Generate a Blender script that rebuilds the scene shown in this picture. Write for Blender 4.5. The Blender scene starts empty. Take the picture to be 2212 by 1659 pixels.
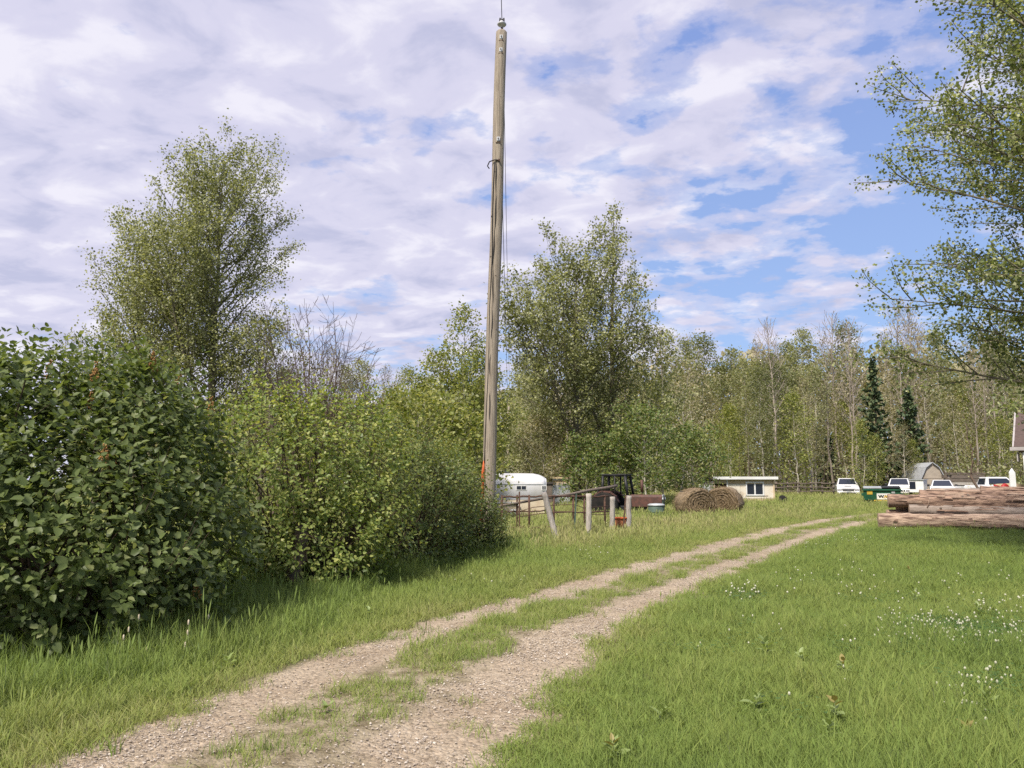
import bpy, math, random
import numpy as np
from mathutils import Vector, Matrix, Euler, Quaternion
R = math.radians
random.seed(7)
SC = bpy.context.scene
COL = SC.collection

# ------------------------------------------------------------------ camera
F, CAM_H, SPX = 769.0, 1.75, 1024 / 2212.0
PITCH = math.atan((481.5 - 384) / F)
cam_d = bpy.data.cameras.new('camera')
cam_d.sensor_width = 36.0
cam_d.lens = F / 1024 * 36.0
cam_d.clip_start, cam_d.clip_end = 0.1, 3000
cam = bpy.data.objects.new('camera', cam_d)
cam.location = (0, 0, CAM_H)
cam.rotation_euler = (R(90) + PITCH, 0, 0)
COL.objects.link(cam)
SC.camera = cam

# ------------------------------------------------------------------ sky, sun, exposure
SUN_EL, SUN_AZ = R(53), R(212)          # azimuth clockwise from +Y: behind the camera, a little to the left
w = bpy.data.worlds.new('World')
SC.world = w
w.use_nodes = True
nt = w.node_tree
nt.nodes.clear()
def N(tree, typ, **kw):
    n = tree.nodes.new(typ)
    for k, v in kw.items():
        if k == 'op': n.operation = v
        elif k.startswith('i_'):
            key = k[2:]
            n.inputs[int(key) if key.isdigit() else key.replace('_', ' ')].default_value = v
        else: setattr(n, k, v)
    return n
def L(tree, a, b): tree.links.new(a, b)
def ramp(tree, stops, interp='EASE'):
    n = tree.nodes.new('ShaderNodeValToRGB')
    cr = n.color_ramp
    cr.interpolation = interp
    while len(cr.elements) < len(stops): cr.elements.new(0.5)
    for e, (p, c) in zip(cr.elements, stops):
        e.position = p
        e.color = (c, c, c, 1) if isinstance(c, (int, float)) else (*c, 1)
    return n
def mathn(tree, op, a, b=None):
    n = tree.nodes.new('ShaderNodeMath')
    n.operation = op
    for i, v in enumerate((a, b)):
        if v is None: continue
        if isinstance(v, (int, float)): n.inputs[i].default_value = v
        else: tree.links.new(v, n.inputs[i])
    return n.outputs[0]
def mixc(tree, fac, a, b, blend='MIX'):
    n = tree.nodes.new('ShaderNodeMix')
    n.data_type = 'RGBA'
    n.blend_type = blend
    for i, v in ((0, fac), (6, a), (7, b)):
        if isinstance(v, (int, float)): n.inputs[i].default_value = v
        elif isinstance(v, tuple): n.inputs[i].default_value = (*v, 1) if len(v) == 3 else v
        else: tree.links.new(v, n.inputs[i])
    return n.outputs[2]

out = N(nt, 'ShaderNodeOutputWorld')
bg = N(nt, 'ShaderNodeBackground')
bg.inputs['Strength'].default_value = 0.058
sky = N(nt, 'ShaderNodeTexSky', sky_type='NISHITA')
sky.sun_disc = False
sky.sun_elevation, sky.sun_rotation = SUN_EL, SUN_AZ
sky.altitude, sky.air_density, sky.dust_density, sky.ozone_density = 700, 1.0, 0.6, 1.0
tc = N(nt, 'ShaderNodeTexCoord')
sp = N(nt, 'ShaderNodeSeparateXYZ')
L(nt, tc.outputs['Generated'], sp.inputs[0])
zc = mathn(nt, 'MAXIMUM', sp.outputs[2], 0.0)
den = mathn(nt, 'ADD', zc, 0.16)
cx = mathn(nt, 'DIVIDE', sp.outputs[0], den)
cy = mathn(nt, 'DIVIDE', sp.outputs[1], den)
cb = N(nt, 'ShaderNodeCombineXYZ')
L(nt, cx, cb.inputs[0]); L(nt, cy, cb.inputs[1])
mp = N(nt, 'ShaderNodeMapping')
mp.inputs['Rotation'].default_value = (0, 0, R(24))
mp.inputs['Location'].default_value = (3.1, 1.7, 0)
mp.inputs['Scale'].default_value = (1.0, 1.15, 1)
L(nt, cb.outputs[0], mp.inputs[0])
n_big = N(nt, 'ShaderNodeTexNoise', i_Scale=0.62, i_Detail=2.0, i_Roughness=0.5)
n_mid = N(nt, 'ShaderNodeTexNoise', i_Scale=3.3, i_Detail=8.0, i_Roughness=0.54, i_Distortion=0.12)
n_fin = N(nt, 'ShaderNodeTexNoise', i_Scale=8.5, i_Detail=6.0, i_Roughness=0.58, i_Distortion=0.15)
for n_ in (n_big, n_mid, n_fin): L(nt, mp.outputs[0], n_.inputs['Vector'])
dens = mathn(nt, 'ADD', mathn(nt, 'ADD', mathn(nt, 'MULTIPLY', n_big.outputs[0], 0.46), mathn(nt, 'MULTIPLY', n_mid.outputs[0], 0.74)), mathn(nt, 'MULTIPLY', n_fin.outputs[0], 0.46))
# the cloud field thickens towards the west (-X) and thins out low in the east
grad = mathn(nt, 'ADD', mathn(nt, 'MULTIPLY', sp.outputs[0], -0.29), mathn(nt, 'SUBTRACT', mathn(nt, 'MULTIPLY', zc, 0.24), 0.02))
dens = mathn(nt, 'ADD', dens, grad)
cov = ramp(nt, [(0.735, 0.0), (0.805, 0.5), (0.895, 1.0)], 'EASE')
L(nt, dens, cov.inputs[0])
n_shade = N(nt, 'ShaderNodeTexNoise', i_Scale=4.6, i_Detail=7.0, i_Roughness=0.55, i_Distortion=0.3)
mp2 = N(nt, 'ShaderNodeMapping')
mp2.inputs['Location'].default_value = (7.3, 2.2, 0)
L(nt, mp.outputs[0], mp2.inputs[0]); L(nt, mp2.outputs[0], n_shade.inputs['Vector'])
shade = ramp(nt, [(0.33, (4.1, 4.15, 5.5)), (0.5, (5.35, 5.2, 6.35)), (0.66, (6.7, 6.5, 7.15))], 'EASE')
L(nt, n_shade.outputs[0], shade.inputs[0])
veil = ramp(nt, [(0.0, (3.5, 4.9, 7.0)), (0.2, (2.7, 3.95, 6.8)), (0.55, (1.95, 2.8, 5.9)), (1.0, (1.4, 2.1, 5.0))], 'LINEAR')
L(nt, zc, veil.inputs[0])
skyc = mixc(nt, 0.8, sky.outputs[0], veil.outputs[0])
blend = mixc(nt, mathn(nt, 'MULTIPLY', cov.outputs[0], 0.93), skyc, shade.outputs[0])
L(nt, blend, bg.inputs['Color'])
L(nt, bg.outputs[0], out.inputs[0])

sun_d = bpy.data.lights.new('sun', 'SUN')
sun_d.energy = 2.6
sun_d.angle = R(8)
sun_d.color = (1.0, 0.93, 0.82)
sun = bpy.data.objects.new('sun', sun_d)
sv = Vector((math.sin(SUN_AZ) * math.cos(SUN_EL), math.cos(SUN_AZ) * math.cos(SUN_EL), math.sin(SUN_EL)))
sun.rotation_euler = sv.to_track_quat('Z', 'Y').to_euler()
sun.location = sv * 80
COL.objects.link(sun)

SC.view_settings.view_transform = 'Standard'
SC.view_settings.look = 'None'
SC.view_settings.exposure = 1.25
SC.view_settings.gamma = 1.0
SC.view_settings.use_curve_mapping = False
SC.render.engine = 'CYCLES'
SC.cycles.max_bounces = 8
SC.cycles.use_denoising = False
SC.cycles.diffuse_bounces = 5
SC.cycles.glossy_bounces = 2
SC.cycles.transmission_bounces = 6
SC.cycles.transparent_max_bounces = 4
SC.cycles.use_adaptive_sampling = True
SC.cycles.adaptive_threshold = 0.01

# ------------------------------------------------------------------ helpers
def ray(x, y):
    a = (x * SPX - 512) / F
    b = (384 - y * SPX) / F
    return a, math.cos(PITCH) - b * math.sin(PITCH), math.sin(PITCH) + b * math.cos(PITCH)
def ground_at(x, y, z=0.0):
    a, f, u = ray(x, y)
    t = (z - CAM_H) / u
    return Vector((a * t, f * t, z))
def at_depth(x, y, Y):
    a, f, u = ray(x, y)
    t = Y / f
    return Vector((a * t, Y, CAM_H + u * t))
def terrain(x, y):
    x = np.asarray(x, float); y = np.asarray(y, float)
    h = 0.030 * np.sin(x * 0.55 + 0.4 * y) * np.cos(y * 0.43 - 0.2 * x) + 0.02 * np.sin(0.9 * x - 0.7 * y + 1.0)
    return h + 0.011 * np.maximum(0, y - 34) - 0.011 * np.maximum(0, y - 120)
def th(x, y): return float(terrain(x, y))

def tag(o, label=None, cat=None, group=None, kind=None):
    if label: o['label'] = label
    if cat: o['category'] = cat
    if group: o['group'] = group
    if kind: o['kind'] = kind
    return o
def thing(name, label, cat, loc=(0, 0, 0), rz=0.0, group=None):
    o = bpy.data.objects.new(name, None)
    o.empty_display_size = 0.3
    o.location = loc
    o.rotation_euler = (0, 0, rz)
    COL.objects.link(o)
    return tag(o, label, cat, group)
def link_mesh(name, me, m, parent=None):
    o = bpy.data.objects.new(name, me)
    if m is not None and not me.materials:
        for q in (m if isinstance(m, (list, tuple)) else [m]): me.materials.append(q)
    COL.objects.link(o)
    if parent is not None: o.parent = parent
    return o
def copy_tree(o, parent=None):
    kids = [c for c in COL.objects if c.parent == o] if parent is None else [c for c in o.children]
    c = o.copy()
    COL.objects.link(c)
    if parent is not None: c.parent = parent
    for k in kids: copy_tree(k, c)
    return c
def np_mesh(name, verts, faces, smooth=False):
    """verts (n,3); faces (m,k) array, all of one size, or a list of such arrays."""
    me = bpy.data.meshes.new(name)
    fl = faces if isinstance(faces, list) else [faces]
    fl = [np.asarray(f, np.int32) for f in fl if len(f)]
    verts = np.asarray(verts, np.float32)
    me.vertices.add(len(verts))
    me.vertices.foreach_set('co', verts.ravel())
    nl = sum(f.size for f in fl); nf = sum(len(f) for f in fl)
    me.loops.add(nl)
    me.loops.foreach_set('vertex_index', np.concatenate([f.ravel() for f in fl]))
    me.polygons.add(nf)
    st, k0 = [], 0
    for f in fl:
        st.append(k0 + np.arange(len(f)) * f.shape[1]); k0 += f.size
    me.polygons.foreach_set('loop_start', np.concatenate(st).astype(np.int32))
    if smooth: me.polygons.foreach_set('use_smooth', np.ones(nf, bool))
    me.update(calc_edges=True)
    return me

class MB:
    def __init__(s): s.v, s.f, s.sm = [], [], []
    def add(s, vs, fs, smooth=False):
        k = len(s.v)
        s.v += [tuple(v) for v in vs]
        s.f += [tuple(i + k for i in f) for f in fs]
        s.sm += [smooth] * len(fs)
        return s
    def box(s, c, d, rot=None):
        hx, hy, hz = d[0] / 2, d[1] / 2, d[2] / 2
        vs = [Vector((x * hx, y * hy, z * hz)) for x in (-1, 1) for y in (-1, 1) for z in (-1, 1)]
        if rot is not None:
            m = Euler(rot).to_matrix(); vs = [m @ v for v in vs]
        vs = [v + Vector(c) for v in vs]
        return s.add(vs, [(0, 1, 3, 2), (4, 6, 7, 5), (0, 4, 5, 1), (2, 3, 7, 6), (0, 2, 6, 4), (1, 5, 7, 3)])
    def prism(s, poly, a0, a1, axis='x'):
        """poly: list of 2D points; extruded along axis from a0 to a1. axis x: poly=(y,z); y: (x,z); z: (x,y)."""
        def P(p, a):
            return {'x': (a, p[0], p[1]), 'y': (p[0], a, p[1]), 'z': (p[0], p[1], a)}[axis]
        n = len(poly)
        return s.add([P(p, a0) for p in poly] + [P(p, a1) for p in poly],
                     [tuple(range(n))[::-1], tuple(range(n, 2 * n))] + [(i, (i + 1) % n, n + (i + 1) % n, n + i) for i in range(n)])
    def tube(s, pts, rad, n=8, cap=True, smooth=True):
        pts = [Vector(p) for p in pts]
        if isinstance(rad, (int, float)): rad = [rad] * len(pts)
        vs, fs = [], []
        prev = None
        for i, p in enumerate(pts):
            d = (pts[min(i + 1, len(pts) - 1)] - pts[max(i - 1, 0)]).normalized()
            if prev is None:
                a = d.cross(Vector((0, 0, 1)))
                if a.length < 1e-3: a = d.cross(Vector((1, 0, 0)))
                a.normalize()
            else:
                a = (prev - d * prev.dot(d)).normalized()
            prev = a
            b = d.cross(a)
            for j in range(n):
                t = 2 * math.pi * j / n
                vs.append(p + (a * math.cos(t) + b * math.sin(t)) * rad[i])
        for i in range(len(pts) - 1):
            for j in range(n):
                k = (j + 1) % n
                fs.append((i * n + j, i * n + k, (i + 1) * n + k, (i + 1) * n + j))
        s.add(vs, fs, smooth)
        if cap:
            k = len(s.v) - len(vs)
            s.f += [tuple(k + j for j in range(n))[::-1], tuple(k + (len(pts) - 1) * n + j for j in range(n))]
            s.sm += [False, False]
        return s
    def lathe(s, prof, c=(0, 0, 0), n=16, axis='z', smooth=True):
        vs, fs = [], []
        for r, h in prof:
            for j in range(n):
                t = 2 * math.pi * j / n
                p = (r * math.cos(t), r * math.sin(t), h)
                if axis == 'x': p = (p[2], p[0], p[1])
                elif axis == 'y': p = (p[0], p[2], p[1])
                vs.append(Vector(p) + Vector(c))
        for i in range(len(prof) - 1):
            for j in range(n):
                k = (j + 1) % n
                fs.append((i * n + j, i * n + k, (i + 1) * n + k, (i + 1) * n + j))
        s.add(vs, fs, smooth)
        k = len(s.v) - len(vs)
        s.f += [tuple(k + j for j in range(n))[::-1], tuple(k + (len(prof) - 1) * n + j for j in range(n))]
        s.sm += [False, False]
        return s
    def build(s, name, m, parent=None, bevel=0.0, loc=None):
        me = bpy.data.meshes.new(name)
        me.from_pydata(s.v, [], s.f)
        me.polygons.foreach_set('use_smooth', s.sm)
        me.update()
        o = link_mesh(name, me, m, parent)
        if bevel:
            b = o.modifiers.new('bevel', 'BEVEL'); b.width = bevel; b.segments = 2; b.limit_method = 'ANGLE'
        if loc is not None: o.location = loc
        return o

# ------------------------------------------------------------------ materials
def new_mat(name):
    m = bpy.data.materials.new(name)
    m.use_nodes = True
    t = m.node_tree
    return m, t, t.nodes['Principled BSDF']
def mat(name, col, col2=None, rough=0.7, scale=3.0, stretch=(1, 1, 1), metal=0.0, spec=0.35, bump=0.0, bscale=None, detail=6.0, lo=0.35, hi=0.65, coords='Object'):
    m, t, b = new_mat(name)
    b.inputs['Roughness'].default_value = rough
    b.inputs['Metallic'].default_value = metal
    b.inputs['Specular IOR Level'].default_value = spec
    col2 = col2 or tuple(c * 0.75 for c in col)
    tcn = N(t, 'ShaderNodeTexCoord')
    mpn = N(t, 'ShaderNodeMapping')
    mpn.inputs['Scale'].default_value = stretch
    oi = N(t, 'ShaderNodeObjectInfo')
    off = N(t, 'ShaderNodeVectorMath', op='SCALE', i_3=37.0)
    cmb = N(t, 'ShaderNodeCombineXYZ')
    L(t, oi.outputs['Random'], cmb.inputs[0]); L(t, oi.outputs['Random'], cmb.inputs[1])
    L(t, cmb.outputs[0], off.inputs[0]); L(t, off.outputs[0], mpn.inputs['Location'])
    L(t, tcn.outputs[coords], mpn.inputs[0])
    nz = N(t, 'ShaderNodeTexNoise', i_Scale=scale, i_Detail=detail, i_Roughness=0.6)
    L(t, mpn.outputs[0], nz.inputs['Vector'])
    r = ramp(t, [(lo, col2), (hi, col)], 'LINEAR')
    L(t, nz.outputs[0], r.inputs[0])
    L(t, r.outputs[0], b.inputs['Base Color'])
    if bump:
        nb = N(t, 'ShaderNodeTexNoise', i_Scale=bscale or scale * 3, i_Detail=6.0, i_Roughness=0.65)
        L(t, mpn.outputs[0], nb.inputs['Vector'])
        bp = N(t, 'ShaderNodeBump', i_Strength=bump, i_Distance=0.03)
        L(t, nb.outputs[0], bp.inputs['Height'])
        L(t, bp.outputs[0], b.inputs['Normal'])
    return m
def leaf_mat(name, stops, trans=0.35, rough=0.5, spec=0.35, instanced=False, pos_scale=0.0, upright=0.0):
    """leaf colour drawn from stops by a random number per leaf, with light shining through."""
    m, t, b = new_mat(name)
    b.inputs['Roughness'].default_value = rough
    b.inputs['Specular IOR Level'].default_value = spec
    r = ramp(t, stops, 'LINEAR')
    if instanced:
        at = N(t, 'ShaderNodeAttribute', attribute_type='INSTANCER', attribute_name='tint')
        g = N(t, 'ShaderNodeNewGeometry')
        mixv = mathn(t, 'ADD', mathn(t, 'MULTIPLY', g.outputs['Random Per Island'], 0.24), mathn(t, 'SUBTRACT', at.outputs['Fac'], 0.12))
        L(t, mixv, r.inputs[0])
    else:
        g = N(t, 'ShaderNodeNewGeometry')
        if pos_scale:
            tcn = N(t, 'ShaderNodeTexCoord')
            nz = N(t, 'ShaderNodeTexNoise', i_Scale=pos_scale, i_Detail=2.0)
            L(t, tcn.outputs['Object'], nz.inputs['Vector'])
            oi = N(t, 'ShaderNodeObjectInfo')
            v = mathn(t, 'ADD', mathn(t, 'MULTIPLY', g.outputs['Random Per Island'], 0.55), mathn(t, 'MULTIPLY', mathn(t, 'SUBTRACT', nz.outputs[0], 0.28), 0.9))
            v = mathn(t, 'ADD', v, mathn(t, 'MULTIPLY', mathn(t, 'SUBTRACT', oi.outputs['Random'], 0.5), 0.5))
            L(t, v, r.inputs[0])
        else:
            L(t, g.outputs['Random Per Island'], r.inputs[0])
    L(t, r.outputs[0], b.inputs['Base Color'])
    tr = N(t, 'ShaderNodeBsdfTranslucent')
    L(t, mixc(t, 1.0, r.outputs[0], (1.25, 1.25, 0.6), 'MULTIPLY'), tr.inputs['Color'])
    if upright:                                          # thin blades shade as the turf they make up, not as loose upright cards
        gn = N(t, 'ShaderNodeNewGeometry')
        sc_ = N(t, 'ShaderNodeVectorMath', op='SCALE', i_3=1.0 - upright)
        L(t, gn.outputs['Normal'], sc_.inputs[0])
        ad_n = N(t, 'ShaderNodeVectorMath', op='ADD')
        ad_n.inputs[1].default_value = (0, 0, upright)
        L(t, sc_.outputs[0], ad_n.inputs[0])
        nn_ = N(t, 'ShaderNodeVectorMath', op='NORMALIZE')
        L(t, ad_n.outputs[0], nn_.inputs[0])
        L(t, nn_.outputs[0], b.inputs['Normal'])
    mx = N(t, 'ShaderNodeMixShader', i_0=trans)
    L(t, b.outputs[0], mx.inputs[1]); L(t, tr.outputs[0], mx.inputs[2])
    L(t, mx.outputs[0], t.nodes['Material Output'].inputs['Surface'])
    return m
def glass_mat(name, col=(0.02, 0.025, 0.04)):
    m, t, b = new_mat(name)
    b.inputs['Base Color'].default_value = (*col, 1)
    b.inputs['Roughness'].default_value = 0.06
    b.inputs['Specular IOR Level'].default_value = 0.6
    return m

M = {}
M['pole_wood'] = mat('pole_wood', (0.40, 0.34, 0.265), (0.19, 0.155, 0.12), rough=0.9, scale=4.0, stretch=(9, 9, 0.35), bump=0.7, bscale=9, detail=9, lo=0.32, hi=0.62)
M['grey_wood'] = mat('grey_wood', (0.52, 0.47, 0.42), (0.30, 0.265, 0.23), rough=0.9, scale=5.0, stretch=(8, 8, 0.8), bump=0.5, bscale=8)
M['dark_wood'] = mat('dark_wood', (0.20, 0.16, 0.13), (0.10, 0.08, 0.065), rough=0.9, scale=4.0, stretch=(1, 8, 8), bump=0.4)
M['bark_poplar'] = mat('bark_poplar', (0.20, 0.18, 0.12), (0.10, 0.085, 0.06), rough=0.9, scale=5.0, stretch=(3, 3, 0.7), bump=0.4)
M['bark_aspen'] = mat('bark_aspen', (0.55, 0.51, 0.42), (0.28, 0.25, 0.20), rough=0.85, scale=2.0, stretch=(1, 1, 1.5))
M['bark_brown'] = mat('bark_brown', (0.165, 0.118, 0.090), (0.09, 0.064, 0.05), rough=0.9, scale=3.0)
M['bark_bare'] = mat('bark_bare', (0.38, 0.325, 0.27), (0.24, 0.20, 0.165), rough=0.9, scale=2.0)
M['stem'] = mat('stem', (0.09, 0.06, 0.04), (0.05, 0.035, 0.025), rough=0.9, scale=8.0)
M['white_paint'] = mat('white_paint', (0.80, 0.80, 0.80), (0.70, 0.69, 0.66), rough=0.35, scale=1.5)
M['car_white'] = mat('car_white', (0.70, 0.70, 0.72), (0.62, 0.62, 0.62), rough=0.25, scale=1.0, spec=0.5)
M['trailer_white'] = mat('trailer_white', (0.64, 0.64, 0.66), (0.52, 0.51, 0.50), rough=0.4, scale=1.2, stretch=(1, 1, 0.4), lo=0.3, hi=0.6)
M['cream'] = mat('cream', (0.62, 0.54, 0.40), (0.52, 0.42, 0.30), rough=0.6, scale=2.0)
M['glass'] = glass_mat('glass')
M['black'] = mat('black', (0.02, 0.02, 0.022), (0.012, 0.012, 0.014), rough=0.5)
M['tyre'] = mat('tyre', (0.016, 0.016, 0.016), (0.03, 0.027, 0.024), rough=0.9, spec=0.1)
M['steel'] = mat('steel', (0.42, 0.42, 0.43), (0.3, 0.3, 0.31), rough=0.4, metal=0.7)
M['galv'] = mat('galv', (0.50, 0.52, 0.53), (0.36, 0.38, 0.40), rough=0.5, metal=0.3)
M['rust'] = mat('rust', (0.13, 0.07, 0.045), (0.06, 0.035, 0.028), rough=0.8, scale=12)
M['rust_red'] = mat('rust_red', (0.125, 0.055, 0.042), (0.065, 0.038, 0.030), rough=0.65, scale=5)
M['orange'] = mat('orange', (0.62, 0.13, 0.03), (0.42, 0.09, 0.03), rough=0.6, scale=6)
M['pail'] = mat('pail', (0.42, 0.16, 0.06), (0.26, 0.09, 0.04), rough=0.6, scale=6)
M['yellow'] = mat('yellow', (0.62, 0.42, 0.06), (0.5, 0.33, 0.05), rough=0.6, scale=6)
M['bin_green'] = mat('bin_green', (0.022, 0.105, 0.055), (0.014, 0.065, 0.035), rough=0.5, scale=3)
M['grey_green'] = mat('grey_green', (0.10, 0.15, 0.12), (0.06, 0.09, 0.072), rough=0.6, scale=4)
M['cable_black'] = mat('cable_black', (0.025, 0.022, 0.02), rough=0.6)
M['porcelain'] = mat('porcelain', (0.55, 0.54, 0.55), (0.42, 0.42, 0.43), rough=0.25, spec=0.5)
M['red'] = mat('red', (0.5, 0.03, 0.03), (0.3, 0.02, 0.02), rough=0.5)
M['ply_cream'] = mat('ply_cream', (0.70, 0.64, 0.54), (0.60, 0.47, 0.32), rough=0.8, scale=1.1, stretch=(1, 1, 1.6), lo=0.25, hi=0.45)
M['ply_tan'] = mat('ply_tan', (0.62, 0.50, 0.34), (0.50, 0.37, 0.23), rough=0.85, scale=3.0)
M['ply_grey'] = mat('ply_grey', (0.42, 0.36, 0.29), (0.32, 0.27, 0.215), rough=0.9, scale=2.0, stretch=(1, 1, 2))
M['tin'] = mat('tin', (0.62, 0.64, 0.67), (0.5, 0.51, 0.54), rough=0.4, metal=0.4)
M['roof_dark'] = mat('roof_dark', (0.10, 0.085, 0.075), (0.06, 0.05, 0.045), rough=0.9)
M['shingle'] = mat('shingle', (0.115, 0.080, 0.068), (0.075, 0.052, 0.046), rough=0.95, scale=8)
M['siding_grey'] = mat('siding_grey', (0.40, 0.37, 0.36), (0.33, 0.30, 0.29), rough=0.7)
M['hay'] = mat('hay', (0.31, 0.235, 0.15), (0.13, 0.09, 0.06), rough=0.95, scale=5, stretch=(1, 5, 5), bump=0.9, bscale=14, lo=0.3, hi=0.62)
M['straw'] = leaf_mat('straw', [(0, (0.14, 0.095, 0.055)), (1, (0.36, 0.27, 0.16))], trans=0.1, rough=0.9, spec=0.1)

# ------------------------------------------------------------------ ground sheet
def sgrid(lo, hi, fine0, fine1, step, grow=1.22):
    c = list(np.arange(fine0, fine1 + 1e-6, step))
    s, v = step, fine1
    while v < hi:
        s *= grow; v = min(hi, v + s); c.append(v)
    s, v, pre = step, fine0, []
    while v > lo:
        s *= grow; v = max(lo, v - s); pre.append(v)
    return np.array(pre[::-1] + c)
gx = sgrid(-900, 900, -34, 46, 0.5)
gy = sgrid(-300, 1500, -6, 76, 0.5)
GX, GY = np.meshgrid(gx, gy)
GZ = terrain(GX, GY)
nx, ny = len(gx), len(gy)
ii = (np.arange(ny - 1)[:, None] * nx + np.arange(nx - 1)[None]).ravel()
me = np_mesh('ground', np.stack([GX, GY, GZ], -1).reshape(-1, 3), np.stack([ii, ii + 1, ii + nx + 1, ii + nx], 1), True)
m, t, b = new_mat('soil_and_turf')
b.inputs['Roughness'].default_value = 0.95
b.inputs['Specular IOR Level'].default_value = 0.1
tcn = N(t, 'ShaderNodeTexCoord')
n1 = N(t, 'ShaderNodeTexNoise', i_Scale=0.25, i_Detail=6.0)
n2 = N(t, 'ShaderNodeTexNoise', i_Scale=9.0, i_Detail=6.0)
L(t, tcn.outputs['Object'], n1.inputs['Vector']); L(t, tcn.outputs['Object'], n2.inputs['Vector'])
r1 = ramp(t, [(0.35, (0.055, 0.085, 0.022)), (0.6, (0.13, 0.15, 0.045))], 'LINEAR')
r2 = ramp(t, [(0.4, (0.045, 0.05, 0.02)), (0.7, (0.13, 0.13, 0.05))], 'LINEAR')
L(t, n1.outputs[0], r1.inputs[0]); L(t, n2.outputs[0], r2.inputs[0])
L(t, mixc(t, 0.5, r1.outputs[0], r2.outputs[0]), b.inputs['Base Color'])
M['soil'] = m
tag(link_mesh('ground', me, m), kind='structure')

# ------------------------------------------------------------------ dirt track
CTRL = [(-4.6, -7), (-3.0, 0), (-1.62, 5), (-1.08, 6.8), (-0.11, 9.2), (1.2, 11.6), (2.64, 14.3), (5.05, 18.7), (9.98, 27.1), (16.1, 35.9), (23.5, 43.0), (33, 48.5), (46, 52)]
def catmull(P, n=24):
    P = np.array(P, float); o = []
    for i in range(len(P) - 1):
        p0, p1, p2, p3 = P[max(i - 1, 0)], P[i], P[i + 1], P[min(i + 2, len(P) - 1)]
        for k in range(n):
            u = k / n
            o.append(0.5 * (2 * p1 + (p2 - p0) * u + (2 * p0 - 5 * p1 + 4 * p2 - p3) * u * u + (3 * p1 - p0 - 3 * p2 + p3) * u ** 3))
    o.append(P[-1])
    return np.array(o)
CL = catmull(CTRL)
tan = np.gradient(CL, axis=0); tan /= np.linalg.norm(tan, axis=1)[:, None]
CNR = np.stack([tan[:, 1], -tan[:, 0]], 1)               # to the right of travel
CS = np.concatenate([[0], np.cumsum(np.linalg.norm(np.diff(CL, axis=0), axis=1))])
def track_coords(x, y):
    """signed distance across the track (right positive) and distance along it."""
    p = np.stack([np.ravel(x), np.ravel(y)], 1)
    d, s = np.empty(len(p)), np.empty(len(p))
    for i in range(0, len(p), 4000):
        q = p[i:i + 4000]
        k = ((q[:, None] - CL[None]) ** 2).sum(-1).argmin(1)
        v = q - CL[k]
        d[i:i + 4000] = (v * CNR[k]).sum(1)
        s[i:i + 4000] = CS[k]
    return d, s
def vnoise(x, y, sc, seed=0):
    x = np.asarray(x) * sc + seed * 17.13; y = np.asarray(y) * sc + seed * 5.71
    xi, yi = np.floor(x).astype(np.int64), np.floor(y).astype(np.int64)
    xf, yf = x - xi, y - yi
    def hsh(a, b_):
        h = (a * 374761393 + b_ * 668265263 + seed * 1274126177) & 0x7fffffff
        h = ((h ^ (h >> 13)) * 1274126177) & 0x7fffffff
        return ((h ^ (h >> 16)) & 0xffff) / 65535.0
    u, v = xf * xf * (3 - 2 * xf), yf * yf * (3 - 2 * yf)
    return (hsh(xi, yi) * (1 - u) + hsh(xi + 1, yi) * u) * (1 - v) + (hsh(xi, yi + 1) * (1 - u) + hsh(xi + 1, yi + 1) * u) * v
RUT = 0.80
across = np.linspace(-1.75, 1.75, 36)
CLf = catmull(CTRL, 60)
tf = np.gradient(CLf, axis=0); tf /= np.linalg.norm(tf, axis=1)[:, None]
nf_ = np.stack([tf[:, 1], -tf[:, 0]], 1)
TX = CLf[:, None, 0] + nf_[:, None, 0] * across[None]
TY = CLf[:, None, 1] + nf_[:, None, 1] * across[None]
prof_ = 0.022 - 0.012 * np.exp(-((np.abs(across) - RUT) / 0.3) ** 2) - 0.03 * np.clip((np.abs(across) - 1.3) / 0.45, 0, 1)
TZ = terrain(TX, TY) + prof_[None] + 0.012 * (vnoise(TX, TY, 3.0, 3) - 0.5) * (np.abs(across) < 1.5)[None]
na = len(across)
ii = (np.arange(len(CLf) - 1)[:, None] * na + np.arange(na - 1)[None]).ravel()
me = np_mesh('dirt_track', np.stack([TX, TY, TZ], -1).reshape(-1, 3), np.stack([ii, ii + 1, ii + na + 1, ii + na], 1), True)
at_ = me.attributes.new('across', 'FLOAT', 'POINT')
at_.data.foreach_set('value', (np.broadcast_to(across[None], TX.shape) / np.where(across[None] > 0, 1 + 0.30 * np.clip((10.5 - TY) / 5, 0, 1), 1)).astype(np.float32).ravel())
m, t, b = new_mat('gravelly_dirt')
b.inputs['Roughness'].default_value = 0.95
b.inputs['Specular IOR Level'].default_value = 0.15
tcn = N(t, 'ShaderNodeTexCoord')
at = N(t, 'ShaderNodeAttribute', attribute_name='across')
def nz(sc, det=5.0, ro=0.6):
    n = N(t, 'ShaderNodeTexNoise', i_Scale=sc, i_Detail=det, i_Roughness=ro)
    L(t, tcn.outputs['Object'], n.inputs['Vector'])
    return n.outputs[0]
wob = mathn(t, 'MULTIPLY', mathn(t, 'SUBTRACT', nz(1.8), 0.5), 0.55)
ad = mathn(t, 'ADD', mathn(t, 'ABSOLUTE', mathn(t, 'ADD', at.outputs['Fac'], mathn(t, 'MULTIPLY', wob, 0.5))), wob)
rutm = ramp(t, [(0.28, 0.0), (0.44, 1.0), (1.0, 1.0)], 'EASE')
L(t, mathn(t, 'MULTIPLY', ad, 0.8), rutm.inputs[0])
fine = ramp(t, [(0.3, (0.26, 0.214, 0.160)), (0.5, (0.395, 0.330, 0.252)), (0.7, (0.50, 0.43, 0.34))], 'LINEAR')
L(t, nz(14, 8.0, 0.7), fine.inputs[0])
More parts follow.
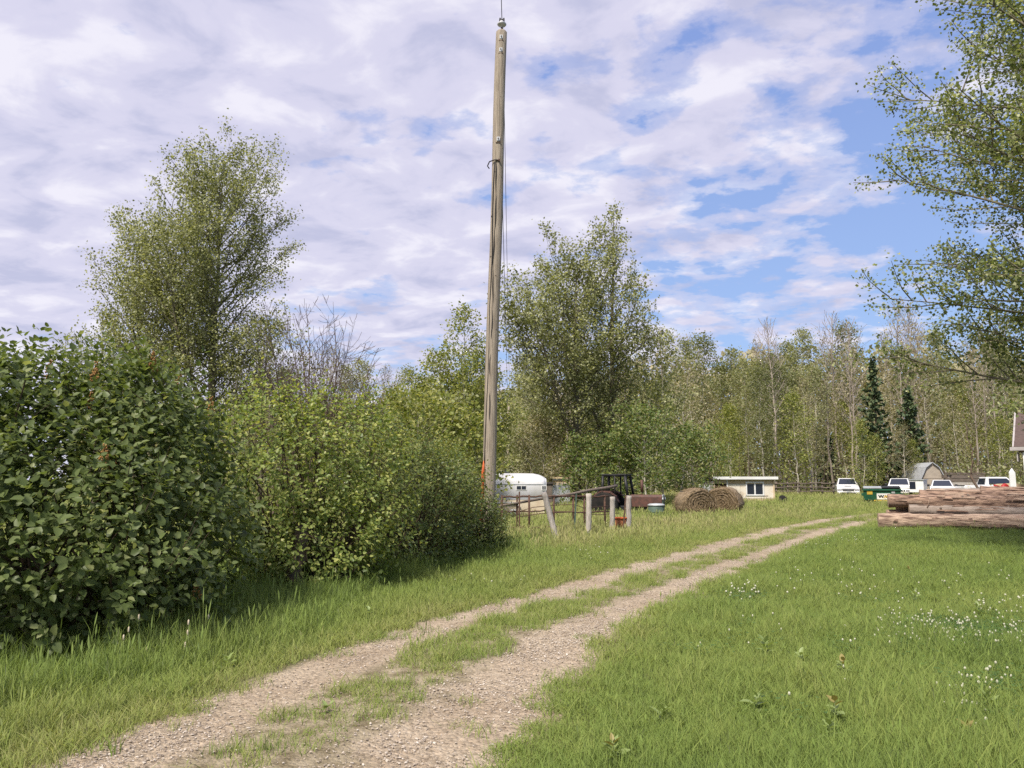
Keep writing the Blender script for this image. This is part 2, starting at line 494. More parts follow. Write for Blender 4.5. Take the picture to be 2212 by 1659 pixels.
tone = ramp(t, [(0.35, (0.78, 0.74, 0.70)), (0.65, (1.0, 0.99, 0.97))], 'LINEAR')
L(t, nz(0.9, 4.0), tone.inputs[0])
vor = N(t, 'ShaderNodeTexVoronoi', i_Scale=38.0)
L(t, tcn.outputs['Object'], vor.inputs['Vector'])
st = ramp(t, [(0.0, (0.6, 0.56, 0.52)), (0.45, (1.0, 1.0, 1.0)), (1.0, (1.25, 1.2, 1.15))], 'LINEAR')
L(t, vor.outputs['Color'], st.inputs[0])
dirt = mixc(t, 1.0, mixc(t, 1.0, fine.outputs[0], tone.outputs[0], 'MULTIPLY'), st.outputs[0], 'MULTIPLY')
mid = ramp(t, [(0.35, (0.15, 0.12, 0.07)), (0.6, (0.33, 0.275, 0.19))], 'LINEAR')
L(t, nz(6, 7.0), mid.inputs[0])
colr = mixc(t, rutm.outputs[0], mid.outputs[0], dirt)
edge = ramp(t, [(0.56, 0.0), (0.68, 1.0)], 'EASE')
L(t, mathn(t, 'MULTIPLY', ad, 0.5), edge.inputs[0])
turf = ramp(t, [(0.4, (0.07, 0.075, 0.028)), (0.65, (0.17, 0.15, 0.07))], 'LINEAR')
L(t, nz(9, 6.0), turf.inputs[0])
L(t, mixc(t, edge.outputs[0], colr, turf.outputs[0]), b.inputs['Base Color'])
bp = N(t, 'ShaderNodeBump', i_Strength=0.8, i_Distance=0.025)
L(t, mathn(t, 'ADD', nz(24, 8.0, 0.7), mathn(t, 'MULTIPLY', vor.outputs['Distance'], -0.7)), bp.inputs['Height'])
L(t, bp.outputs[0], b.inputs['Normal'])
tag(link_mesh('dirt_track', me, m), kind='structure')

# ------------------------------------------------------------------ scattering helper (ground cover only)
def scatter(name, pos, rot, scl, idx, tint, temps, mats):
    hid = bpy.data.collections.new(name + '_kinds')      # never linked to the scene: only the kinds to draw from
    for k, tmesh in enumerate(temps):
        hid.objects.link(bpy.data.objects.new('%s_kind_%02d' % (name, k), tmesh))
    me = bpy.data.meshes.new(name)
    me.vertices.add(len(pos))
    me.vertices.foreach_set('co', np.asarray(pos, np.float32).ravel())
    for an, ty, key, arr in (('rot', 'FLOAT_VECTOR', 'vector', rot), ('scl', 'FLOAT_VECTOR', 'vector', scl)):
        a_ = me.attributes.new(an, ty, 'POINT'); a_.data.foreach_set(key, np.asarray(arr, np.float32).ravel())
    a_ = me.attributes.new('idx', 'INT', 'POINT'); a_.data.foreach_set('value', np.asarray(idx, np.int32))
    a_ = me.attributes.new('tint', 'FLOAT', 'POINT'); a_.data.foreach_set('value', np.asarray(tint, np.float32))
    me.update()
    o = bpy.data.objects.new(name, me)
    COL.objects.link(o)
    for q in mats: me.materials.append(q)
    ng = bpy.data.node_groups.new(name, 'GeometryNodeTree')
    ng.interface.new_socket('Geometry', in_out='INPUT', socket_type='NodeSocketGeometry')
    ng.interface.new_socket('Geometry', in_out='OUTPUT', socket_type='NodeSocketGeometry')
    gi, go = ng.nodes.new('NodeGroupInput'), ng.nodes.new('NodeGroupOutput')
    iop = ng.nodes.new('GeometryNodeInstanceOnPoints')
    ci = ng.nodes.new('GeometryNodeCollectionInfo')
    ci.inputs['Collection'].default_value = hid
    ci.inputs['Separate Children'].default_value = True
    ci.inputs['Reset Children'].default_value = True
    iop.inputs['Pick Instance'].default_value = True
    def attr(nm, ty):
        n = ng.nodes.new('GeometryNodeInputNamedAttribute'); n.data_type = ty
        n.inputs['Name'].default_value = nm
        return n.outputs[0]
    ng.links.new(gi.outputs[0], iop.inputs['Points'])
    ng.links.new(ci.outputs[0], iop.inputs['Instance'])
    ng.links.new(attr('idx', 'INT'), iop.inputs['Instance Index'])
    ng.links.new(attr('rot', 'FLOAT_VECTOR'), iop.inputs['Rotation'])
    ng.links.new(attr('scl', 'FLOAT_VECTOR'), iop.inputs['Scale'])
    ng.links.new(iop.outputs[0], go.inputs[0])
    md = o.modifiers.new('scatter', 'NODES'); md.node_group = ng
    return tag(o, kind='stuff')

def blade_clump(name, rng, n, rad, hgt, wid, m, heads=0, bend=0.5, hspread=0.35):
    vs, q4, t3 = [], [], []
    for i in range(n):
        a, r = rng.uniform(0, 2 * math.pi), rad * math.sqrt(rng.uniform())
        bx, by = r * math.cos(a), r * math.sin(a)
        h = hgt * (1 - hspread + 2 * hspread * rng.uniform() ** 1.2)
        la = rng.uniform(0, 2 * math.pi); bd = h * bend * rng.uniform(0.15, 1.25)
        dx, dy = math.cos(la), math.sin(la)
        fa = rng.uniform(0, math.pi); wx, wy = math.cos(fa), math.sin(fa)
        w_ = wid * rng.uniform(0.7, 1.3)
        k = len(vs)
        for f_, ww in ((0.0, 1.0), (0.4, 0.95), (0.75, 0.65)):
            px, py, pz = bx + dx * bd * f_ ** 2, by + dy * bd * f_ ** 2, h * (f_ - 0.18 * bend * f_ ** 3)
            vs += [(px - wx * w_ * ww / 2, py - wy * w_ * ww / 2, pz), (px + wx * w_ * ww / 2, py + wy * w_ * ww / 2, pz)]
        vs.append((bx + dx * bd, by + dy * bd, h * (1 - 0.18 * bend)))
        q4 += [(k, k + 1, k + 3, k + 2), (k + 2, k + 3, k + 5, k + 4)]
        t3.append((k + 4, k + 5, k + 6))
    for i in range(heads):
        a, r = rng.uniform(0, 2 * math.pi), rad * math.sqrt(rng.uniform())
        bx, by = r * math.cos(a), r * math.sin(a)
        h = hgt * rng.uniform(1.15, 1.75); la = rng.uniform(0, 2 * math.pi); bd = h * 0.18 * rng.uniform(0.2, 1)
        fa = rng.uniform(0, math.pi); wx, wy = math.cos(fa), math.sin(fa)
        k = len(vs)
        for f_, ww in ((0.0, 0.0013), (0.78, 0.0012), (0.84, 0.006), (0.93, 0.005), (1.0, 0.001)):
            px, py, pz = bx + math.cos(la) * bd * f_ ** 2, by + math.sin(la) * bd * f_ ** 2, h * f_
            vs += [(px - wx * ww, py - wy * ww, pz), (px + wx * ww, py + wy * ww, pz)]
        q4 += [(k + 2 * j, k + 2 * j + 1, k + 2 * j + 3, k + 2 * j + 2) for j in range(4)]
    me = np_mesh(name, np.array(vs), [np.array(q4), np.array(t3)])
    me.materials.append(m)
    return me
GSTOPS = [(0.0, (0.105, 0.155, 0.038)), (0.28, (0.195, 0.270, 0.065)), (0.55, (0.270, 0.320, 0.088)), (0.8, (0.38, 0.36, 0.16)), (1.0, (0.46, 0.39, 0.23))]
M['grass'] = leaf_mat('grass', GSTOPS, upright=0.6, trans=0.4, rough=0.55, spec=0.25, instanced=True)

# what stands on the ground and must stay free of grass: (x, y, radius)
KEEP_OFF = []
rg = np.random.default_rng(11)
temps = [blade_clump('lawn_clump', rg, 34, 0.11, 0.13, 0.0046, M['grass'], 0, 0.55) for _ in range(4)]
temps += [blade_clump('rank_clump', rg, 30, 0.12, 0.17, 0.0058, M['grass'], 1, 0.75, 0.45) for _ in range(3)]
temps += [blade_clump('meadow_clump', rg, 30, 0.14, 0.34, 0.0056, M['grass'], 5, 0.35, 0.4) for _ in range(3)]
def grass_points():
    P = []
    for y0, y1, dn in ((2.6, 7, 190), (7, 11, 130), (11, 16, 80), (16, 23, 46), (23, 33, 26), (33, 46, 16), (46, 78, 8)):
        xm = 0.74 * y1 + 3.0
        n = int((y1 - y0) * 2 * xm * dn)
        x, y = rg.uniform(-xm, xm, n), rg.uniform(y0, y1, n)
        k = np.abs(x) < 0.74 * y + 3.0
        P.append(np.stack([x[k], y[k]], 1))
    return np.concatenate(P)
P = grass_points()
x, y = P[:, 0], P[:, 1]
d, s = track_coords(x, y)
nzl = vnoise(x, y, 0.9, 1); nzs = vnoise(x, y, 2.6, 2); nzf = vnoise(x, y, 0.28, 4)
ad = np.abs(d)
lim = 1.22 + 0.34 * (nzs - 0.5) + 0.25 * (vnoise(x, y, 5.0, 9) - 0.5)
lim = np.where(d < 0, lim + 0.02, lim - 0.04 + 0.36 * np.clip((10.5 - y) / 5, 0, 1))   # the right rut widens towards the camera
keep = ad > lim
mid_zone = ad < 0.40 + 0.22 * (nzs - 0.5)
pm = np.clip((y - 4.4) / 3.6, 0.20, 1) * (0.35 + 0.65 * (vnoise(x, y, 1.6, 6) > 0.40))
keep |= mid_zone & (rg.uniform(size=len(x)) < pm * 0.75)
keep |= (ad > lim - 0.16) & (rg.uniform(size=len(x)) < 0.22)
keep |= (rg.uniform(size=len(x)) < 0.006)
for (kx, ky, kr) in KEEP_OFF: keep &= (x - kx) ** 2 + (y - ky) ** 2 > kr * kr
x, y, d, s, nzl, nzs, nzf, ad, mid_zone, lim = (a[keep] for a in (x, y, d, s, nzl, nzs, nzf, ad, mid_zone, lim))
n = len(x)
u = rg.uniform(size=n)
on_track = ad < lim
left, right = d < 0, d >= 0
hgt = np.full(n, 1.0); tint = np.full(n, 0.3); wd = np.full(n, 1.0); idx = rg.integers(0, 4, n)
# lush lawn on the right
hgt[right] = (0.52 + 0.75 * nzl + 0.45 * nzs ** 2)[right]
tint[right] = (0.20 + 0.26 * nzf + 0.16 * (nzs - 0.5) + 0.14 * (u - 0.5))[right]
rk = right & (y < 34) & (u > 0.97 - 0.30 * nzl); idx[rk] = rg.integers(4, 7, rk.sum()); 
# verge on the left: ranker, yellower beside the track
ed = np.clip((-d - 1.2) / 2.2, 0, 1)
hgt[left] = (0.75 + 0.45 * nzl + 0.45 * ed * nzs)[left]
tint[left] = (0.52 - 0.15 * ed + 0.16 * (nzl - 0.5) + 0.14 * (nzf - 0.5) + 0.12 * (u - 0.5))[left]
rk = left & (rg.uniform(size=n) < 0.25 + 0.35 * ed); idx[rk] = rg.integers(4, 7, rk.sum())
# meadow on the left beyond the bushes
mw = np.clip((y - 17.5) / 5, 0, 1) * np.clip((-d - 1.6) / 2.5, 0, 1)
mm = left & (rg.uniform(size=n) < mw)
idx[mm] = rg.integers(7, 10, mm.sum())
hgt[mm] = (0.42 + 0.36 * nzl + 0.18 * nzs)[mm]
tint[mm] = (0.60 + 0.22 * (nzf - 0.5) + 0.18 * (nzl - 0.5) + 0.16 * (u - 0.5))[mm]
# rough grass far off on the right, round the yard
mr = right & (y > 31) & (rg.uniform(size=n) < np.clip((y - 31) / 6, 0, 1))
idx[mr] = rg.integers(7, 10, mr.sum())
hgt[mr] = (0.42 + 0.35 * nzl)[mr]
tint[mr] = (0.46 + 0.2 * (nzf - 0.5) + 0.16 * (u - 0.5))[mr]
# tufts in the middle of the track and along its edges
hgt[on_track] = (0.45 + 0.55 * nzs)[on_track]
tint[on_track] = (0.46 + 0.30 * (u - 0.4))[on_track]
near_edge = (~on_track) & (ad < lim + 0.35)
hgt[near_edge] *= 0.72
tint[near_edge] += 0.08
# long uncut grass at the foot of the hedge
HL = catmull([(-5.4, 4.6), (-4.34, 6.7), (-3.1, 9.2), (-3.1, 12.0), (-2.45, 14.3), (-1.85, 16.2), (-0.75, 18.7), (0.3, 20.4)], 10)
dh = np.full(n, 9.0)
for i in range(0, n, 20000): dh[i:i + 20000] = np.sqrt(((np.stack([x, y], 1)[i:i + 20000, None] - HL[None]) ** 2).sum(-1).min(1))
fh = left & (dh < 0.85) & (rg.uniform(size=n) < 0.8)
idx[fh] = rg.integers(4, 7, fh.sum())
hgt[fh] *= 1.25 + 0.75 * rg.uniform(size=fh.sum()) ** 2
tint[fh] -= 0.10
far = np.interp(y, [5, 12, 20, 32, 50, 78], [1.0, 1.2, 1.5, 1.9, 2.4, 3.0])
z = terrain(x, y) - 0.005
rot = np.stack([rg.normal(0, 0.07, n), rg.normal(0, 0.07, n), rg.uniform(0, 6.283, n)], 1)
sxy = far * rg.uniform(0.85, 1.2, n)
scl = np.stack([sxy, sxy, hgt * rg.uniform(0.8, 1.2, n) * np.interp(y, [5, 20, 50], [1, 1.1, 1.25])], 1)
grass_o = scatter('grass', np.stack([x, y, z], 1), rot, scl, idx, np.clip(tint, 0.02, 0.98), temps, [M['grass']])
tag(grass_o, 'grass of the lawn, verge and meadow on both sides of the dirt track', 'grass')
print('grass clumps', n)

# ------------------------------------------------------------------ gravel lying in the ruts
m, t, b = new_mat('pebble')
b.inputs['Roughness'].default_value = 0.85
at = N(t, 'ShaderNodeAttribute', attribute_type='INSTANCER', attribute_name='tint')
r = ramp(t, [(0.0, (0.17, 0.135, 0.105)), (0.35, (0.33, 0.27, 0.21)), (0.7, (0.50, 0.44, 0.37)), (1.0, (0.68, 0.63, 0.57))], 'LINEAR')
L(t, at.outputs['Fac'], r.inputs[0]); L(t, r.outputs[0], b.inputs['Base Color'])
M['pebble'] = m
import bmesh
pebs = []
for k in range(5):
    bm = bmesh.new(); bmesh.ops.create_icosphere(bm, subdivisions=1, radius=0.5)
    for v in bm.verts: v.co = v.co * random.uniform(0.75, 1.15); v.co.z *= 0.6; v.co.x *= 1.25
    me = bpy.data.meshes.new('pebble'); bm.to_mesh(me); bm.free(); me.materials.append(m); pebs.append(me)
k0 = np.searchsorted(CS, CS[np.abs(CL[:, 1] - 2.0).argmin()])
ng_ = 110000
ss = CS[k0] + (rg.uniform(size=ng_) ** 1.9) * 24
dd = np.where(rg.uniform(size=ng_) < 0.5, -1, 1) * (RUT + rg.normal(0, 0.27, ng_))
dd = np.where(rg.uniform(size=ng_) < 0.12, rg.uniform(-1.35, 1.35, ng_), dd)
dd = np.where(dd > 0, dd * (1 + 0.26 * np.clip((9.0 + CS[k0] - ss) / 6, 0, 1)), dd)
pxx = np.interp(ss, CS, CL[:, 0]) + np.interp(ss, CS, CNR[:, 0]) * dd
pyy = np.interp(ss, CS, CL[:, 1]) + np.interp(ss, CS, CNR[:, 1]) * dd
cl_ = vnoise(pxx, pyy, 1.7, 12) * 0.6 + vnoise(pxx, pyy, 5.0, 13) * 0.4
kp = (np.abs(dd) < 1.5) & (rg.uniform(size=ng_) < np.clip((cl_ - 0.18) * 1.9, 0.05, 1) * np.where(dd > 0, 1.0, 0.6))
pxx, pyy, dd = pxx[kp], pyy[kp], dd[kp]
ng_ = len(pxx)
sz = 0.006 + 0.016 * rg.uniform(size=ng_) ** 3.6
pz = terrain(pxx, pyy) + np.interp(dd, across, prof_) + 0.006 + sz * 0.1
o = scatter('gravel', np.stack([pxx, pyy, pz], 1), np.stack([rg.normal(0, 0.25, ng_), rg.normal(0, 0.25, ng_), rg.uniform(0, 6.28, ng_)], 1),
            np.stack([sz * rg.uniform(0.8, 1.4, ng_), sz, sz * rg.uniform(0.7, 1.1, ng_)], 1), rg.integers(0, 5, ng_), rg.beta(2.0, 2.4, ng_) * 0.92, pebs, [m])
tag(o, 'pale gravel and pebbles lying in the ruts of the dirt track', 'gravel')

# ================================================================== buildings, yard things
def on_ground(x, y): return Vector((x, y, th(x, y)))
def lerp(a, b, t): return a + (b - a) * t

# ------------------------------------------------------------------ utility pole
B0 = at_depth(1051, 1170, 19.6); B0.z = th(B0.x, 19.6)
T0 = at_depth(1083.5, 68, 19.6)
ax = (T0 - B0)
pole_h = ax.length
up = thing('utility_pole', 'tall weathered grey wooden utility pole leaning slightly beside the end of the hedge', 'utility pole', B0)
up.rotation_mode = 'QUATERNION'
up.rotation_quaternion = Vector((0, 0, 1)).rotation_difference(ax)
rgp = np.random.default_rng(3)
r_b, r_t = 0.172, 0.150
def pole_r(z): return r_b + (r_t - r_b) * z / pole_h
pts = [(0.012 * math.sin(z * 0.9), 0.01 * math.cos(z * 0.7), z) for z in np.linspace(-0.3, pole_h - 0.04, 40)]
mb = MB().tube(pts + [(pts[-1][0], pts[-1][1], pole_h)], [pole_r(p[2]) for p in pts] + [r_t - 0.035], 22)
mb.build('shaft', M['pole_wood'], up)
def front(z, ang=0.0, off=0.0):               # a point on the pole's camera side; ang turns it round the pole
    r_ = pole_r(z) + off
    return Vector((r_ * math.sin(ang), -r_ * math.cos(ang), z))
mb = MB()
cr = [front(z, -0.18 + 0.09 * math.sin(z * 2.3) + 0.03 * math.sin(z * 9), -0.004) for z in np.linspace(3.2, pole_h - 3.7, 60)]
mb.tube(cr, [0.018 * (0.3 + abs(math.sin(i * 0.37))) for i in range(len(cr))], 5)
mb.build('crack', M['cable_black'], up)
for k in range(16):
    z, a_ = rgp.uniform(2.5, pole_h - 0.8), rgp.uniform(-1.2, 1.2)
    MB().tube([front(z, a_, -0.015), front(z, a_, 0.006)], [rgp.uniform(0.016, 0.03), 0.012], 7).build('knot', M['dark_wood'], up)
for z in (pole_h - 0.25, pole_h - 0.62, pole_h - 3.15):
    pl = MB().box(front(z, 0, 0.006), (0.085, 0.02, 0.11)).build('bolt_plate', M['galv'], up, 0.004)
    MB().tube([front(z, 0, 0.014), front(z, 0, 0.06)], 0.016, 6).build('bolt', M['rust'], pl)
    MB().box(front(z - 0.10, 0, 0.0), (0.13, 0.022, 0.014)).build('staple', M['rust'], pl)
zh = pole_h - 3.75
hk = [front(zh, 0.15, 0.02), front(zh + 0.01, -0.5, 0.03), front(zh - 0.01, -1.2, 0.08), front(zh - 0.12, -1.35, 0.12), front(zh - 0.2, -1.2, 0.08)]
MB().tube(hk, 0.016, 6).build('wire_hook', M['cable_black'], up)
MB().tube([front(zh, 0.2, -0.02), front(zh, 0.2, 0.05)], 0.03, 6).build('hook_bolt', M['rust'], up)
cb_ = [front(z, -0.55 - 0.25 * max(0, (5 - z) / 5) + 0.05 * math.sin(z * 1.7), 0.008) for z in np.linspace(2.25, 6.2, 24)]
cb_ += [front(z, -0.55 + 0.1 * math.sin(z * 1.9), 0.008) for z in np.linspace(6.3, pole_h - 3.8, 18)]
MB().tube(cb_, 0.012, 6).build('cable', M['cable_black'], up)
MB().tube([front(2.3, -0.82, 0.012), front(2.05, -0.84, 0.02), front(0.0, -0.98, 0.02)], [0.012, 0.04, 0.042], 8).build('cable_guard', M['orange'], up)
ins = MB().lathe([(0.020, 0), (0.022, 0.10), (0.03, 0.13), (0.10, 0.15), (0.128, 0.18), (0.12, 0.21), (0.075, 0.24), (0.06, 0.27), (0.045, 0.29)], (0, 0, pole_h + 0.02), 18).build('insulator', M['porcelain'], up)
MB().tube([(0.02, 0, pole_h - 0.3), (0.0, 0, pole_h + 0.12)], 0.024, 8).build('pin', M['rust'], up)
cl = MB()
cl.box((0, 0, pole_h + 0.33), (0.15, 0.05, 0.05)); cl.tube([(-0.05, 0, pole_h + 0.30), (-0.05, 0, pole_h + 0.39)], 0.022, 8); cl.tube([(0.05, 0, pole_h + 0.30), (0.05, 0, pole_h + 0.39)], 0.022, 8)
cl.build('clamp', M['black'], up)
top_w = B0 + ax.normalized() * (pole_h + 0.36)

# distant transformer pole and the wires
P2 = at_depth(1098, 1020, 64); P2 = on_ground(P2.x, 64)
p2h = (at_depth(1098, 872, 64) - P2).z
tp = thing('transformer_pole', 'distant thin utility pole with a grey transformer can, rising behind the white horse trailer', 'utility pole', P2)
MB().tube([(0, 0, -0.3), (0, 0, p2h)], [0.16, 0.12], 10).build('shaft', M['pole_wood'], tp)
MB().lathe([(0.0, 0), (0.24, 0.0), (0.25, 0.05), (0.25, 0.75), (0.22, 0.82), (0.0, 0.86)], (-0.42, -0.15, p2h - 1.6), 14).build('transformer', M['galv'], tp)
for z_ in (p2h - 0.95, p2h - 1.4): MB().box((-0.17, -0.1, z_), (0.3, 0.06, 0.06)).build('bracket', M['steel'], tp)
MB().lathe([(0.03, 0), (0.06, 0.08), (0.03, 0.2)], (-0.42, -0.15, p2h - 0.74), 8).build('bushing', M['porcelain'], tp)
MB().box((-0.2, -0.16, 2.2), (0.22, 0.16, 0.4)).build('meter_box', M['black'], tp)
def wire(name, label, a, b_, sag, r_, grp=None):
    pts = [a.lerp(b_, i / 28) - Vector((0, 0, sag * 4 * (i / 28) * (1 - i / 28))) for i in range(29)]
    o = MB().tube(pts, r_, 5).build(name, M['cable_black'])
    return tag(o, label, 'wire', grp)
wire('overhead_wire', 'thin wire leaving the insulator on the pole top towards the top of the photo', top_w, Vector((-0.45, -34, 13.6)), 0.4, 0.011)
wire('power_wire', 'upper thin wire running from the tall pole top down behind to the transformer pole', top_w + Vector((0.02, 0.05, -0.02)), P2 + Vector((0.12, 0, p2h - 0.1)), 0.25, 0.010)
wire('neutral_wire', 'lower thin wire running from partway down the tall pole to the transformer pole', B0 + ax.normalized() * (pole_h - 3.75) + Vector((0.10, 0.16, 0)), P2 + Vector((0.0, 0, p2h - 1.0)), 0.5, 0.010)

# ------------------------------------------------------------------ corral: posts, pipe panels, loose rail
def post(label, xb, yb, xt, yt, Y, r0, r1, seed, m=None):
    b_ = at_depth(xb, yb, Y); b_.z = th(b_.x, Y)
    t_ = at_depth(xt, yt, Y)
    rs = np.random.default_rng(seed)
    axv = t_ - b_
    n = 12
    mb = MB().tube([(b_ * 0) + axv * (i / n) + Vector((rs.normal(0, .006), rs.normal(0, .006), 0)) - axv.normalized() * (0.15 if i == 0 else 0) for i in range(n + 1)], [lerp(r0, r1, i / n) * rs.uniform(0.96, 1.04) for i in range(n + 1)], 12)
    o = mb.build('fence_post', m or M['grey_wood'])
    o.location = b_
    return tag(o, label, 'fence post', 'round wooden fence posts by the corral')
post('pale wooden fence post leaning steeply to the left, in tall grass before the white trailer', 1206, 1178, 1175, 1064, 21.6, 0.085, 0.08, 1)
post('upright bare wooden fence post standing alone between the leaning post and the orange pail', 1271, 1172, 1272, 1066, 22.6, 0.085, 0.08, 2)
post('grey wooden fence post with the orange pail at its right foot, under the tractor cab', 1323, 1165, 1323, 1073, 24.4, 0.085, 0.08, 3)
post('grey wooden fence post right of the orange pail, in front of the tractor hood', 1359, 1160, 1358, 1071, 25.6, 0.088, 0.085, 4)

def panel(name, label, x0, x1, Y0, Y1, yrails, uprights, y_base):
    a = at_depth(x0, yrails[0], Y0); b_ = at_depth(x1, yrails[0], Y1)
    g0 = Vector((a.x, a.y, th(a.x, a.y)))
    o = thing(name, label, 'fence panel', g0, 0, 'rusty pipe corral panels')
    rs = np.random.default_rng(int(x0))
    for yr in yrails:
        p0, p1 = at_depth(x0, yr, Y0), at_depth(x1, yr + rs.uniform(-2, 2), Y1)
        pts = [p0.lerp(p1, i / 10) - g0 + Vector((0, 0, rs.normal(0, 0.012))) for i in range(11)]
        MB().tube(pts, 0.024 if yr != yrails[0] else 0.03, 6).build('rail', M['rust'], o)
    for xu in uprights:
        k = (xu - x0) / (x1 - x0)
        q = at_depth(xu, yrails[0] - 3, lerp(Y0, Y1, k)); f = Vector((q.x, q.y, th(q.x, q.y)))
        MB().tube([f - g0, q - g0], 0.034, 7).build('upright', M['rust'], o)
    return o
panel('pipe_panel', 'rusty pipe corral panel standing between the tall pole and the steeply leaning post', 1082, 1176, 24.6, 24.8, (1072, 1105, 1139), (1084, 1117, 1143), 1160)
panel('pipe_panel', 'rusty pipe corral panel standing between the leaning post and the pail post', 1180, 1316, 24.9, 26.4, (1072, 1107, 1138), (1196, 1238, 1262, 1306), 1160)
# wires / light rods strung behind the panels
for lab, pts_ in (('upper sagging rod strung behind the two corral panels', [(1122, 1105), (1150, 1096), (1200, 1091), (1240, 1090), (1262, 1097), (1330, 1092)]),
                  ('lower sagging rod strung behind the two corral panels', [(1122, 1116), (1170, 1109), (1240, 1106), (1290, 1112), (1340, 1108)]),
                  ('barbed wire strand low in the grass between the fence posts', [(1085, 1158), (1150, 1153), (1205, 1152), (1272, 1148), (1322, 1145), (1358, 1141)])):
    mb = MB().tube([at_depth(x_, y_, 23.2 + 2.4 * (x_ - 1100) / 250) for x_, y_ in pts_], 0.011, 5)
    tag(mb.build('wire_strand', M['rust']), lab, 'fence wire', 'wires strung along the corral fence')
# slim metal posts
for lab, xb, yb, xt, yt, Y, mm in (('slim dark steel stake with a white top, left of the steeply leaning post', 1122, 1175, 1122, 1062, 23.4, 'rust'),
                                   ('thin green and white steel stake between leaning post and upright post', 1240, 1165, 1245, 1066, 24.0, 'grey_green'),
                                   ('thin rusty steel stake leaning in front of the right grey post', 1345, 1172, 1352, 1070, 24.3, 'rust'),
                                   ('thin dark steel stake beside the hedge end, right of the tall pole', 1085, 1180, 1085, 1078, 22.0, 'rust')):
    b_ = at_depth(xb, yb, Y); b_.z = th(b_.x, Y); t_ = at_depth(xt, yt, Y)
    v = (t_ - b_)
    o = MB().box((0, 0, v.length / 2), (0.045, 0.012, v.length)).box((0, 0.016, v.length / 2), (0.01, 0.04, v.length)).build('steel_stake', M[mm])
    o.location = b_; o.rotation_mode = 'QUATERNION'; o.rotation_quaternion = Vector((0, 0, 1)).rotation_difference(v)
    tag(o, lab, 'fence stake', 'slim steel fence stakes')
mb = MB()
a, b_ = at_depth(1080, 1092, 24.2), at_depth(1332, 1054, 27.4)
rs = np.random.default_rng(5)
mb.tube([a.lerp(b_, i / 12) + Vector((0, 0, 0.08 * (i / 12) ** 2 + rs.normal(0, .008))) for i in range(13)], [lerp(0.036, 0.055, i / 12) for i in range(13)], 10)
tag(mb.build('wooden_rail', M['dark_wood']), 'long dark wooden rail sloping up across the corral panels towards the tractor', 'rail')
# orange pail
q = at_depth(1338, 1142, 25.0); gq = Vector((q.x, q.y, th(q.x, q.y) + 0.16))
pl = thing('pail', 'rusty orange pail in tall grass between the two grey posts', 'pail', gq)
MB().lathe([(0.0, 0.0), (0.17, 0.0), (0.23, 0.42), (0.215, 0.42), (0.16, 0.03), (0.0, 0.03)], (0, 0, 0), 18).build('body', M['pail'], pl)
MB().lathe([(0.235, 0.40), (0.255, 0.41), (0.255, 0.45), (0.235, 0.45)], (0, 0, 0), 18).build('rim', M['orange'], pl)
MB().tube([(0.25 * math.cos(t_), 0.02, 0.42 - 0.25 * math.sin(t_)) for t_ in np.linspace(0, math.pi, 10)], 0.012, 6).build('handle', M['rust'], pl)
for s_ in (-0.11, 0.11): MB().tube([(s_, 0.1, -0.42), (s_, 0.05, 0.02)], 0.05, 6).build('stand_leg', M['rust'], pl)

